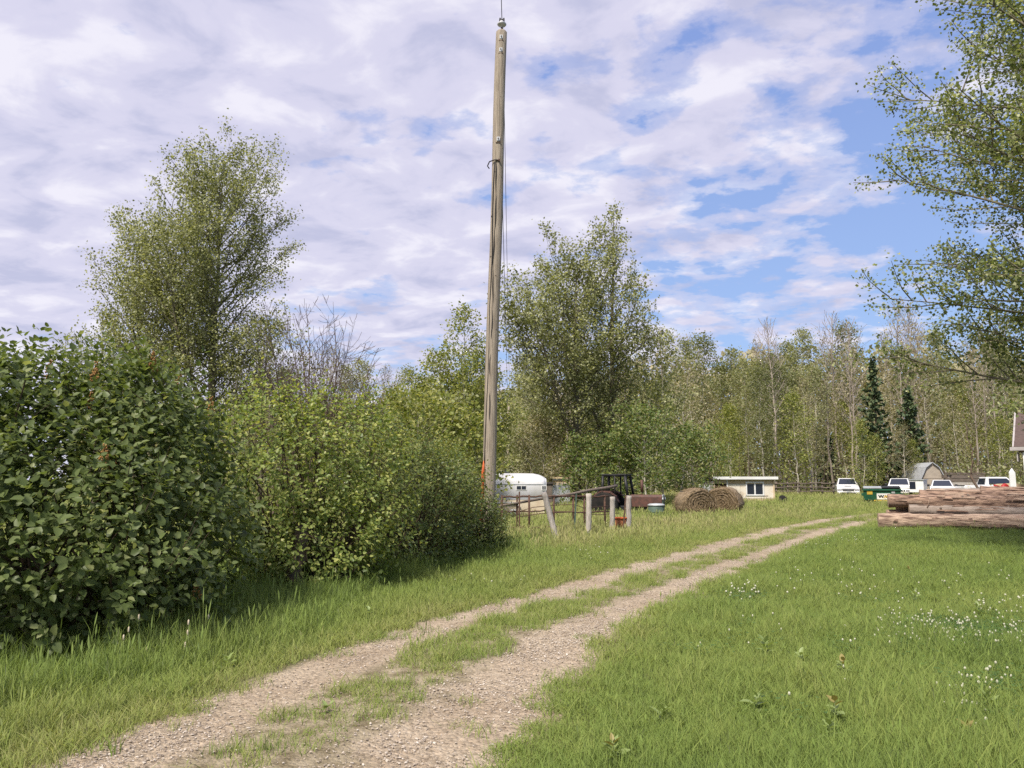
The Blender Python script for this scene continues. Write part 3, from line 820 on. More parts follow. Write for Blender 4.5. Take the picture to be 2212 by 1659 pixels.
# ------------------------------------------------------------------ horse trailer
def horse_trailer():
    Y = 35.0
    xr = at_depth(1181, 1060, Y).x; xl = at_depth(1015, 1060, Y).x
    Lx = xr - xl; cxm = (xr + xl) / 2; g = th(cxm, Y)
    o = thing('horse_trailer', 'white horse trailer with a domed roof, standing behind the corral panels', 'trailer', (cxm, Y + 0.95, g))
    z0, zb, zt = 0.55, 1.66, 2.12
    n = 24; W = 1.85
    def section(k):                                     # k -1..1 along the body
        e = abs(k)
        f = (1 - max(0, (e - 0.55) / 0.45) ** 2.4 * 0.50) if k > 0 else (1 - max(0, (e - 0.45) / 0.55) ** 2.2 * 0.62)
        hw = W / 2 * (1 - max(0, (e - 0.88) / 0.12) ** 2 * 0.22)
        top = zb + (zt - zb) * f * 1.0
        arc = [(-hw * math.cos(a_) , zb - 0.05 + (top - zb + 0.05) * math.sin(a_) ** 0.72) for a_ in np.linspace(0, math.pi, 15)]
        return [(-hw, z0)] + arc + [(hw, z0)]
    ks = np.concatenate([np.linspace(-1, -0.85, 7), np.linspace(-0.8, 0.8, 12), np.linspace(0.85, 1, 7)])
    vs, fs = [], []
    secs = [section(k) for k in ks]; c = len(secs[0])
    for k, sct in zip(ks, secs):
        for (yy, zz) in sct: vs.append((k * Lx / 2, yy, zz))
    for i in range(len(ks) - 1):
        for j in range(c): fs.append((i * c + j, i * c + (j + 1) % c, (i + 1) * c + (j + 1) % c, (i + 1) * c + j))
    mb = MB().add(vs, fs, True)
    mb.f += [tuple(range(c)), tuple((len(ks) - 1) * c + j for j in range(c))[::-1]]; mb.sm += [False, False]
    bo = mb.build('body', M['trailer_white'], o, 0.0)
    for z in (1.62, 0.95):
        MB().box((0, -W / 2 - 0.008, z), (Lx * 0.93, 0.022, 0.03)).build('seam', M['galv'], o)
    MB().box((0, -W / 2 - 0.012, 0.56), (Lx * 0.94, 0.016, 0.72)).build('lower_panel', M['cream'], o)
    for x_, w_ in ((Lx * 0.17, 0.42), (Lx * 0.465, 0.16), (-Lx * 0.3, 0.42)):
        f = MB().box((x_, -W / 2 - 0.012, 1.46), (w_ + 0.06, 0.02, 0.22)).build('window_frame', M['white_paint'], o)
        MB().box((x_, -W / 2 - 0.022, 1.46), (w_, 0.01, 0.16)).build('pane', M['glass'], f)
        MB().box((x_, -W / 2 - 0.029, 1.46), (0.02, 0.008, 0.16)).build('bar', M['white_paint'], f)
    for x_ in (-0.42, 0.42):
        wl = MB().lathe([(0.0, -0.09), (0.22, -0.10), (0.33, -0.08), (0.34, 0.0), (0.33, 0.09), (0, 0.1)], (x_ - 0.2, -W / 2 + 0.08, 0.34), 20, 'y').build('wheel', M['tyre'], o)
        MB().lathe([(0.0, -0.12), (0.12, -0.12), (0.19, -0.105), (0.0, -0.10)], (x_ - 0.2, -W / 2 + 0.075, 0.34), 16, 'y').build('rim', M['white_paint'], wl)
    MB().prism([(-0.95, 0.62), (-0.75, 0.82), (0.35, 0.82), (0.55, 0.62), (0.50, 0.62), (0.32, 0.78), (-0.72, 0.78), (-0.9, 0.62)], -W / 2 - 0.12, -W / 2 + 0.1, 'y').build('fender', M['trailer_white'], o)
    MB().tube([(-Lx / 2, 0.5, 0.5), (-Lx / 2 - 1.1, 0, 0.48), (-Lx / 2, -0.5, 0.5)], 0.05, 6).build('hitch', M['black'], o)
horse_trailer()

# small white awning roof seen over the trailer, and tin shed beside it
def simple_shed(name, label, xl, xr, ytop, Y, depth, cat, wall_m, roof_m, over=0.15, slope=0.2):
    a, b_ = at_depth(xl, ytop, Y), at_depth(xr, ytop, Y)
    g = th((a.x + b_.x) / 2, Y); H = a.z - g; Wd = b_.x - a.x
    o = thing(name, label, cat, ((a.x + b_.x) / 2, Y, g))
    MB().box((0, 0.04, (H - 0.1) / 2), (Wd, 0.08, H - 0.1)).build('front_wall', wall_m, o)
    MB().prism([(0.08, 0), (depth, 0), (depth, H - 0.1 - slope), (0.08, H - 0.1)], -Wd / 2, -Wd / 2 + 0.08).build('side_wall', wall_m, o)
    MB().prism([(0.08, 0), (depth, 0), (depth, H - 0.1 - slope), (0.08, H - 0.1)], Wd / 2 - 0.08, Wd / 2).build('side_wall', wall_m, o)
    MB().box((0, depth + 0.04, (H - 0.1 - slope) / 2), (Wd, 0.08, H - 0.1 - slope)).build('rear_wall', wall_m, o)
    MB().prism([(-over, H - 0.09 + slope * over / depth), (depth + over, H - 0.09 - slope * (1 + over / depth)), (depth + over, H - slope * (1 + over / depth)), (-over, H + slope * over / depth)], -Wd / 2 - over, Wd / 2 + over).build('roof', roof_m, o)
    return o, Wd, H
o, Wd, H = simple_shed('tin_shed', 'small pale grey tin shed standing between the white horse trailer and the tractor', 1194, 1231, 1031, 47, 2.6, 'shed', M['tin'], M['ply_tan'])
for i in range(9):
    MB().box((-Wd / 2 + 0.12 + i * (Wd - 0.24) / 8, -0.012, H * 0.42), (0.035, 0.02, H * 0.8)).build('rib', M['tin'], o)
MB().box((0, -0.01, H - 0.32), (Wd, 0.018, 0.3)).build('top_board', M['ply_tan'], o)
o, Wd, H = simple_shed('lean_to', 'small dark brown open shed between the horse trailer and the tin shed', 1176, 1192, 1042, 44, 1.6, 'shed', M['dark_wood'], M['roof_dark'], 0.08)
q = at_depth(1073, 1020, 47); g = th(q.x, 47)
o = thing('canopy', 'small white flat canopy on thin posts showing beyond the horse trailer roof', 'canopy', (q.x, 47, g))
hh = q.z - g
MB().box((0, 0, hh), (1.5, 1.6, 0.08)).build('top', M['white_paint'], o)
for sx in (-1, 1):
    for sy in (-1, 1): MB().box((sx * 0.7, sy * 0.7, hh / 2 - 0.02), (0.05, 0.05, hh - 0.04)).build('leg', M['white_paint'], o)

# ------------------------------------------------------------------ tractor
def tractor():
    Y = 37.0
    q = at_depth(1338, 1090, Y); g = th(q.x, Y)
    o = thing('tractor', 'derelict rusty red tractor with an empty black cab frame, behind the grey posts', 'tractor', (q.x, Y + 0.6, g - 0.10), R(-112))
    o.scale = (0.82, 0.82, 0.82)
    # local: front towards +y, x to the right of the driver
    cab = MB()
    zt, zf = 2.55, 1.25
    for sx in (-0.72, 0.72):
        cab.tube([(sx, -0.75, zf), (sx * 0.94, -0.68, zt)], 0.08, 6).tube([(sx, 0.02, zf - 0.1), (sx * 0.96, 0.02, zt)], 0.05, 6).tube([(sx, 0.8, zf), (sx * 0.92, 0.62, zt)], 0.085, 6)
        cab.tube([(sx * 0.94, -0.68, zt), (sx * 0.92, 0.62, zt)], 0.06, 6)
    cab.tube([(-0.68, -0.68, zt), (0.68, -0.68, zt)], 0.06, 6).tube([(-0.67, 0.62, zt), (0.67, 0.62, zt)], 0.06, 6).tube([(-0.72, 0.8, zf), (0.72, 0.8, zf)], 0.05, 6)
    cab.build('cab_frame', M['black'], o)
    MB().box((0, -0.03, zt + 0.07), (1.5, 1.5, 0.06)).build('cab_roof', M['black'], o, 0.02)
    MB().prism([(-0.95, 0.95), (-0.95, 1.35), (-0.2, 1.42), (0.0, 1.05), (0.0, 0.95)], -0.62, 0.62).build('rear_body', M['rust_red'], o, 0.03)
    for sx in (-1, 1):
        MB().prism([(-1.25, 1.05), (-1.1, 1.5), (-0.75, 1.68), (-0.25, 1.66), (0.1, 1.42), (0.15, 1.36), (-0.3, 1.58), (-0.75, 1.6), (-1.05, 1.42), (-1.2, 1.02)], sx * 0.86 - 0.19, sx * 0.86 + 0.19).build('fender', M['rust_red'], o)
        wl = MB().lathe([(0.40, -0.2), (0.70, -0.21), (0.80, -0.15), (0.82, 0.0), (0.80, 0.15), (0.70, 0.21), (0.40, 0.2)], (sx * 0.9, -0.55, 0.80), 26, 'x').build('wheel', M['tyre'], o)
        MB().lathe([(0.0, -0.08), (0.12, -0.08), (0.40, -0.16), (0.42, 0.1), (0.0, 0.1)], (sx * 0.9, -0.55, 0.80), 20, 'x').build('rim', M['galv'], wl)
        for i in range(16):
            a_ = i / 16 * 6.283
            MB().box((sx * 0.9, -0.55 + 0.81 * math.cos(a_), 0.80 + 0.81 * math.sin(a_)), (0.36, 0.05, 0.05), (a_, 0, 0.4 if i % 2 else -0.4)).build('lug', M['tyre'], wl)
        wf = MB().lathe([(0.2, -0.1), (0.34, -0.11), (0.39, -0.07), (0.39, 0.07), (0.34, 0.11), (0.2, 0.1)], (sx * 0.72, 2.15, 0.39), 20, 'x').build('wheel', M['tyre'], o)
        MB().lathe([(0.0, -0.05), (0.2, -0.07), (0.21, 0.05), (0.0, 0.06)], (sx * 0.72, 2.15, 0.39), 14, 'x').build('rim', M['galv'], wf)
        MB().lathe([(0.0, 0.0), (0.1, 0.0), (0.09, -0.06), (0.0, -0.07)], (sx * 0.3, 2.76, 1.22), 12, 'y').build('headlight', M['galv'], o)
    hd = MB().prism([(-0.33, 0.75), (0.33, 0.75), (0.33, 1.34), (0.24, 1.46), (-0.24, 1.46), (-0.33, 1.34)], 0.75, 2.68, 'y')
    hd.build('hood', M['rust_red'], o, 0.03)
    MB().box((0, 2.71, 1.05), (0.56, 0.05, 0.58)).build('grille', M['grey_green'], o, 0.01)
    MB().box((0, 2.705, 1.40), (0.60, 0.06, 0.12)).build('nose', M['galv'], o, 0.02)
    MB().box((0, 1.4, 0.62), (0.42, 2.6, 0.36)).build('chassis', M['black'], o, 0.02)
    MB().box((0, 2.15, 0.45), (1.4, 0.14, 0.12)).build('front_axle', M['black'], o)
    MB().tube([(0.16, 1.5, 1.44), (0.16, 1.5, 1.62)], 0.04, 8).tube([(0.16, 1.5, 1.62), (0.16, 1.5, 2.3)], [0.09, 0.085], 10).build('exhaust_stack', M['rust_red'], o)
    MB().box((0, -0.45, 1.25), (0.5, 0.5, 0.14)).box((0, -0.7, 1.55), (0.5, 0.1, 0.5)).build('seat', M['black'], o, 0.03)
    MB().tube([(0, 0.25, 1.6), (0, 0.75, 1.2)], 0.025, 6).lathe([(0.18, 0), (0.2, 0.015), (0.18, 0.03)], (0, 0.25, 1.6), 16).build('steering_wheel', M['black'], o)
    MB().box((0.3, -1.02, 1.55), (0.5, 0.05, 0.75)).build('rear_window', M['glass'], o)
tractor()
# green drum-shaped tank ahead of the tractor
q = at_depth(1416, 1100, 36.2); g = th(q.x, 36.2)
o = thing('feed_bin', 'grey green steel feed bin with a pale lid at the nose of the red tractor', 'bin', (q.x, 36.0, g - 0.30))
MB().lathe([(0, 0.02), (0.36, 0.02), (0.38, 0.1), (0.38, 0.86), (0.36, 0.9)], (0, 0, 0), 18).build('body', M['grey_green'], o)
MB().lathe([(0.40, 0.9), (0.40, 0.95), (0.3, 1.0), (0.0, 1.02)], (0, 0, 0), 18).build('lid', M['galv'], o)
for z in (0.35, 0.62): MB().lathe([(0.382, z), (0.40, z + 0.02), (0.382, z + 0.04)], (0, 0, 0), 18).build('hoop', M['grey_green'], o)

# ------------------------------------------------------------------ round hay bales
def bale(label, x, y, Y, r_, wid, rz, seed):
    q = at_depth(x, y, Y); g = th(q.x, Y)
    o = thing('hay_bale', label, 'hay bale', (q.x, Y, g), rz, 'round hay bales sunk in the tall grass')
    rs = np.random.default_rng(seed)
    prof = [(0.0, -wid / 2 + 0.04)] + [(r_ * q_, -wid / 2 + 0.02 + 0.035 * math.sin(q_ * 42)) for q_ in np.linspace(0.1, 0.86, 30)] + [ (r_ * 0.93, -wid / 2 + 0.06), (r_, -wid / 2 + 0.18), (r_ * 1.01, 0), (r_, wid / 2 - 0.18), (r_ * 0.93, wid / 2 - 0.06), (r_ * 0.7, wid / 2), (0, wid / 2 - 0.04)]
    mb = MB().lathe(prof, (0, 0, 0), 48, 'y')
    vs = []
    for v in mb.v:
        a_ = math.atan2(v[2], v[0]); k = 1 + 0.03 * math.sin(5 * a_ + seed) + 0.02 * rs.normal()
        z = v[2] * k
        vs.append((v[0] * k * 1.06, v[1] * (1 + 0.03 * rs.normal()), (z if z > 0 else z * 0.86) * 0.93 + r_ * 0.80))
    mb.v = vs
    mb.build('straw_roll', M['hay'], o)
    # loose stalks over faces and rim
    n = 2600
    a_ = rs.uniform(0, 6.283, n); face = rs.uniform(size=n) < 0.45
    rr = np.where(face, r_ * np.sqrt(rs.uniform(size=n)) * 0.97, r_ * 1.0)
    yy = np.where(face, -wid / 2 + 0.01, rs.uniform(-wid / 2, wid / 2, n))
    zz = rr * np.sin(a_)
    c = np.stack([rr * np.cos(a_) * 1.06, yy, np.where(zz > 0, zz, zz * 0.86) * 0.93 + r_ * 0.80], 1)
    tn = np.stack([-np.sin(a_), rs.normal(0, 0.35, n), np.cos(a_)], 1) + rs.normal(0, 0.35, (n, 3))
    tn /= np.linalg.norm(tn, axis=1)[:, None]
    nrm = np.where(face[:, None], np.array([[0, -1.0, 0]]), np.stack([np.cos(a_), 0 * a_, np.sin(a_)], 1))
    sd = np.cross(tn, nrm); sd /= np.linalg.norm(sd, axis=1)[:, None]
    ln = rs.uniform(0.06, 0.24, n)[:, None]; wd_ = rs.uniform(0.004, 0.010, n)[:, None]
    c = c + nrm * 0.012; lift = nrm * rs.uniform(0.0, 0.05, n)[:, None]
    V = np.stack([c - sd * wd_, c + sd * wd_, c + tn * ln + sd * wd_ * 0.5 + lift, c + tn * ln - sd * wd_ * 0.5 + lift], 1).reshape(-1, 3)
    tag(link_mesh('loose_straw', np_mesh('loose_straw', V, np.arange(n * 4).reshape(-1, 4)), M['straw'], o), kind='stuff')
bale('nearer left round hay bale with its flat spiral face turned to the camera', 1502, 1095, 36.2, 0.80, 1.2, R(14), 1)
bale('right round hay bale sagging against the left one, below the cream coop', 1564, 1095, 38.2, 0.82, 1.2, R(-30), 2)

# ------------------------------------------------------------------ cream plywood coop
def coop():
    Y = 53.0
    a, b_ = at_depth(1541, 1035, Y), at_depth(1671, 1035, Y)
    g = th(b_.x, Y); Wd = b_.x - a.x; H = a.z - g
    o = thing('plywood_coop', 'long cream plywood coop with a flat roof and a white sliding window', 'coop', ((a.x + b_.x) / 2, Y, g))
    dx0, dx1 = -Wd / 2 + 0.05, -Wd / 2 + 0.92               # doorway
    wx0, wx1 = -Wd / 2 + Wd * 0.53, -Wd / 2 + Wd * 0.83     # window
    wz0, wz1 = 0.62, 1.55
    lowz = 0.42
    def pn(x0, x1, z0, z1, m='ply_cream', dy=0.0):
        MB().box(((x0 + x1) / 2, dy, (z0 + z1) / 2), (x1 - x0 - 0.012, 0.05, z1 - z0 - 0.012)).build('panel', M[m], o)
    pn(dx1, -0.25, lowz, H - 0.32); pn(-0.25, wx0, lowz, H - 0.32); pn(wx1, Wd / 2 - 0.05, lowz, H - 0.32)
    pn(wx0, wx1, lowz, wz0); pn(wx0, wx1, wz1, H - 0.32, 'ply_tan')
    pn(dx1, 0.3, 0.0, lowz, 'ply_tan', -0.006); pn(0.3, Wd / 2 - 0.05, 0.0, lowz, 'ply_tan', -0.006)
    pn(dx0, Wd / 2 - 0.05, H - 0.32, H - 0.02, 'ply_tan', -0.004)
    for x_ in (-Wd / 2 + 0.02, dx1 + 0.0, Wd / 2 - 0.02): MB().box((x_, -0.02, H / 2), (0.09, 0.10, H - 0.02)).build('corner_board', M['white_paint' if x_ == dx1 else 'ply_tan'], o)
    for s_ in (-1, 1): MB().box((s_ * (Wd / 2 - 0.03), 1.3, H / 2 - 0.08), (0.05, 2.5, H - 0.2)).build('side_wall', M['ply_cream'], o)
    MB().box((0, 2.58, H / 2 - 0.1), (Wd, 0.05, H - 0.25)).build('rear_wall', M['ply_tan'], o)
    MB().prism([(-0.28, H + 0.0), (2.8, H - 0.14), (2.8, H + 0.02), (-0.28, H + 0.16)], -Wd / 2 - 0.1, Wd / 2 + 0.22).build('roof', M['roof_dark'], o)
    MB().box((0.06, -0.30, H + 0.075), (Wd + 0.32, 0.03, 0.19)).build('fascia', M['white_paint'], o)
    w_ = MB()
    for x_ in (wx0 + 0.04, wx1 - 0.04): w_.box((x_, -0.045, (wz0 + wz1) / 2), (0.08, 0.06, wz1 - wz0 - 0.16))
    for z_ in (wz0 + 0.04, wz1 - 0.04): w_.box(((wx0 + wx1) / 2, -0.045, z_), (wx1 - wx0, 0.06, 0.08))
    fr = w_.build('window', M['white_paint'], o)
    MB().box(((wx0 + wx1) / 2, -0.04, (wz0 + wz1) / 2), (0.09, 0.05, wz1 - wz0 - 0.16)).build('mullion', M['white_paint'], fr)
    for s_ in (-1, 1): MB().box(((wx0 + wx1) / 2 + s_ * (wx1 - wx0) / 4, -0.01, (wz0 + wz1) / 2), ((wx1 - wx0) / 2 - 0.12, 0.01, wz1 - wz0 - 0.16)).build('pane', M['glass'], fr)
    MB().box((dx0 + 0.55, 0.7, 0.75), (0.4, 0.04, 1.5), (0, 0.1, 0.8)).build('door', M['grey_green'], o)
    MB().box((0, 1.3, 0.03), (Wd - 0.1, 2.5, 0.06)).build('floor', M['dark_wood'], o)
    MB().box((wx1 + 0.06, -0.035, 0.6), (0.4, 0.02, 0.03)).build('shelf', M['dark_wood'], o)
coop()
q = at_depth(1521, 1055, 52); o = MB().box((0, 0, 0.65), (0.75, 0.05, 1.3), (0.12, 0, 0)).build('plywood_sheet', M['white_paint'])
o.location = (q.x, 52, th(q.x, 52)); tag(o, 'whitish board leaning against the left end of the cream coop', 'board')
q = at_depth(1688, 1072, 51)
o = MB().lathe([(0.14, 0), (0.25, 0.02), (0.34, 0.1), (0.34, 0.2), (0.25, 0.28), (0.14, 0.3)], (0, 0, 0), 20).build('old_tyre', M['tyre']); o.location = (q.x, 51, th(q.x, 51) + 0.32)
o.rotation_euler = (R(72), 0, R(25)); tag(o, 'old dark tyre standing in grass at the right end of the cream coop', 'tyre')
# rail fence at the edge of the wood
q0 = at_depth(1676, 1050, 66); q1 = at_depth(1800, 1050, 66)
o = thing('rail_fence', 'low dark rail fence along the edge of the wood right of the coop', 'fence', (q0.x, 66, th(q0.x, 66)))
Lf = q1.x - q0.x
for i in range(6): MB().tube([(Lf * i / 5, 0, -0.1), (Lf * i / 5 + 0.03, 0, 1.35)], 0.07, 6).build('post', M['dark_wood'], o)
for z_ in (0.55, 0.9, 1.25):
    for i in range(5): MB().tube([(Lf * i / 5 - 0.1, -0.09, z_ + random.uniform(-.05, .05)), (Lf * (i + 1) / 5 + 0.1, -0.09, z_ + random.uniform(-.05, .05))], 0.05, 6).build('rail', M['dark_wood'], o)

# ------------------------------------------------------------------ vehicles
def vehicle(name, label, cat, x, Y, rz, Wd, Ln, beltz, roofz, hood_l, kind, dz=0.0):
    """front towards -y in local space; kind: pickup, wagon, hatch."""
    q = at_depth(x, 1060, Y)
    o = thing(name, label, cat, (q.x * (Y + 1.2) / Y, Y + 1.2, th(q.x, Y) + dz), rz - math.atan2(q.x, Y))
    f, r_, hw = -Ln / 2, Ln / 2, Wd / 2
    nose = beltz - (0.24 if kind != 'hatch' else 0.34)
    side = [(f + 0.06, 0.38), (f, 0.48), (f, nose - 0.22), (f + 0.10, nose), (f + 0.5, nose + 0.10), (f + hood_l, beltz), (r_ - 0.08, beltz + 0.02), (r_, beltz - 0.12), (r_, 0.45), (r_ - 0.1, 0.36)]
    MB().prism(side, -hw, hw).build('body', M['car_white'], o, 0.06)
    cab_end = {'pickup': f + hood_l + 2.2, 'wagon': r_ - 0.12, 'hatch': r_ - 0.15}[kind]
    ws0, ws1 = f + hood_l - 0.12, f + hood_l + (0.62 if kind != 'hatch' else 0.8)
    re1 = cab_end - (0.35 if kind != 'pickup' else 0.18)
    bw, tw = hw - 0.05, hw - 0.26
    b4 = [(-bw, ws0, beltz - 0.02), (bw, ws0, beltz - 0.02), (bw, cab_end, beltz - 0.02), (-bw, cab_end, beltz - 0.02)]
    t4 = [(-tw, ws1, roofz), (tw, ws1, roofz), (tw, re1, roofz), (-tw, re1, roofz)]
    MB().add(b4 + t4, [(0, 3, 2, 1), (4, 5, 6, 7), (0, 1, 5, 4), (1, 2, 6, 5), (2, 3, 7, 6), (3, 0, 4, 7)]).build('cabin', M['car_white'], o, 0.07)
    def glaze(nm, p, n_out, s0=0.10, s1=0.14):          # inset quad slightly proud of the cabin
        a_, b_, c_, d_ = (Vector(v) for v in p)          # bottom-left, bottom-right, top-right, top-left
        def pt(u, v): return (a_.lerp(b_, u)).lerp(d_.lerp(c_, u), v)
        nn = Vector(n_out).normalized() * 0.012
        ps = [pt(s0, s1), pt(1 - s0, s1), pt(1 - s0, 1 - s1), pt(s0, 1 - s1)]
        MB().add([v + nn for v in ps] + [v - nn * 2 for v in ps], [(0, 1, 2, 3), (7, 6, 5, 4), (0, 4, 5, 1), (1, 5, 6, 2), (2, 6, 7, 3), (3, 7, 4, 0)]).build(nm, M['glass'], o)
    glaze('windshield', (b4[0], b4[1], t4[1], t4[0]), (0, -1, 0.8), 0.065, 0.10)
    glaze('rear_window', (b4[2], b4[3], t4[3], t4[2]), (0, 1, 0.5), 0.12, 0.16)
    glaze('side_window', (b4[3], b4[0], t4[0], t4[3]), (-1, 0, 0.3), 0.1, 0.16)
    glaze('side_window', (b4[1], b4[2], t4[2], t4[1]), (1, 0, 0.3), 0.1, 0.16)
    gr = MB().box((0, f - 0.012, nose - 0.20), (Wd * 0.52, 0.05, 0.22)).build('grille', M['black'], o, 0.02)
    if kind != 'hatch':
        for i in range(3): MB().box((0, f - 0.045, nose - 0.27 + 0.07 * i), (Wd * 0.5, 0.02, 0.02)).build('bar', M['steel'], gr)
    MB().box((0, f - 0.05, 0.52), (Wd * 0.98, 0.16, 0.2)).build('bumper', M['car_white' if kind == 'hatch' else 'white_paint'], o, 0.04)
    MB().box((0, f - 0.02, nose - 0.045), (Wd * 0.9, 0.06, 0.025)).build('hood_seam', M['black'], o)
    MB().box((0, f - 0.132, 0.50), (Wd * 0.62, 0.03, 0.10)).build('intake', M['black'], o)
    MB().box((0, f - 0.155, 0.60), (0.32, 0.02, 0.12)).build('number_plate', M['galv'], o)
    for s_ in (-1, 1):
        MB().box((s_ * hw * 0.76, f + 0.03, nose - 0.18), (Wd * 0.2, 0.09, 0.17)).build('headlight', M['steel'], o, 0.03)
        MB().box((s_ * (hw + 0.10), ws0 + 0.32, beltz + 0.10), (0.2, 0.12, 0.17)).build('mirror', M['black'], o, 0.03)
        for yy in (f + 0.85, r_ - 0.95):
            wl = MB().lathe([(0, -0.11), (0.22, -0.115), (0.33, -0.10), (0.36, 0.0), (0.33, 0.10), (0, 0.11)], (s_ * (hw - 0.1), yy, 0.36), 18, 'x').build('wheel', M['tyre'], o)
            MB().lathe([(0, 0), (0.2, 0.012), (0.21, 0.0), (0.0, -0.02)], (s_ * (hw + 0.012), yy, 0.36), 14, 'x').build('rim', M['steel'], wl)
        if kind == 'hatch':
            pass
    if kind == 'pickup':
        MB().box((0, cab_end + 0.9, beltz + 0.01), (Wd - 0.3, r_ - cab_end - 0.35 if r_ - cab_end > 1 else 0.8, 0.04)).build('bed_floor', M['black'], o)
    return o, f, nose, hw
o, f, nose, hw = vehicle('pickup_truck', 'white pickup truck with a dark hood scoop, parked left of the dumpster', 'pickup truck', 1829, 69, R(3), 1.82, 5.2, 1.18, 1.78, 1.35, 'pickup', -0.1)
MB().box((0, f + 0.75, nose + 0.155), (0.62, 0.32, 0.07)).build('hood_scoop', M['car_white'], o, 0.02)
MB().box((0, f + 0.585, nose + 0.155), (0.52, 0.03, 0.045)).build('scoop_opening', M['black'], o)
o, f, nose, hw = vehicle('offroad_wagon', 'white off-road wagon with a white bull bar, parked behind the green dumpster', 'suv', 1944, 66, R(-2), 1.85, 4.6, 1.18, 1.80, 1.25, 'wagon', -0.1)
bb = MB()
for s_ in (-1, 1): bb.tube([(s_ * 0.34, f - 0.15, 0.45), (s_ * 0.34, f - 0.28, 0.75), (s_ * 0.30, f - 0.2, nose + 0.06)], 0.04, 8)
for z_ in (0.62, 0.95): bb.tube([(-0.9, f - 0.14, z_), (-0.5, f - 0.24, z_), (0.5, f - 0.24, z_), (0.9, f - 0.14, z_)], 0.035, 8)
bb.build('bull_bar', M['white_paint'], o)
MB().box((0, 0.3, 1.90), (1.2, 1.6, 0.05)).build('roof_rack', M['black'], o)
vehicle('hatchback', 'small white hatchback parked in front of the grey gambrel shed', 'car', 2035, 61, R(2), 1.72, 4.1, 1.06, 1.58, 1.0, 'hatch', 0.0)
o, f, nose, hw = vehicle('side_pickup', 'white pickup parked side-on far right, behind the red machine', 'pickup truck', 2150, 58, R(112), 1.9, 5.0, 1.2, 1.85, 1.3, 'pickup', 0.0)

# white utility box beside the wagon
q = at_depth(1984, 1055, 64); g = th(q.x, 64)
o = thing('utility_trailer', 'small boxy white trailer with one dark side, between the wagon and the gambrel shed', 'trailer', (q.x, 64, g), R(-45))
MB().box((0, 0, 1.05), (1.1, 1.0, 1.0)).build('box', M['white_paint'], o, 0.03)
MB().box((0, 0, 1.585), (1.25, 1.15, 0.07)).build('lid', M['galv'], o)
MB().box((-0.28, -0.505, 1.12), (0.46, 0.02, 0.6)).build('window', M['glass'], o)
for s_ in (-1, 1): MB().lathe([(0, -0.09), (0.28, -0.08), (0.30, 0), (0.28, 0.08), (0, 0.09)], (s_ * 0.62, 0, 0.3), 16, 'x').build('wheel', M['tyre'], o)

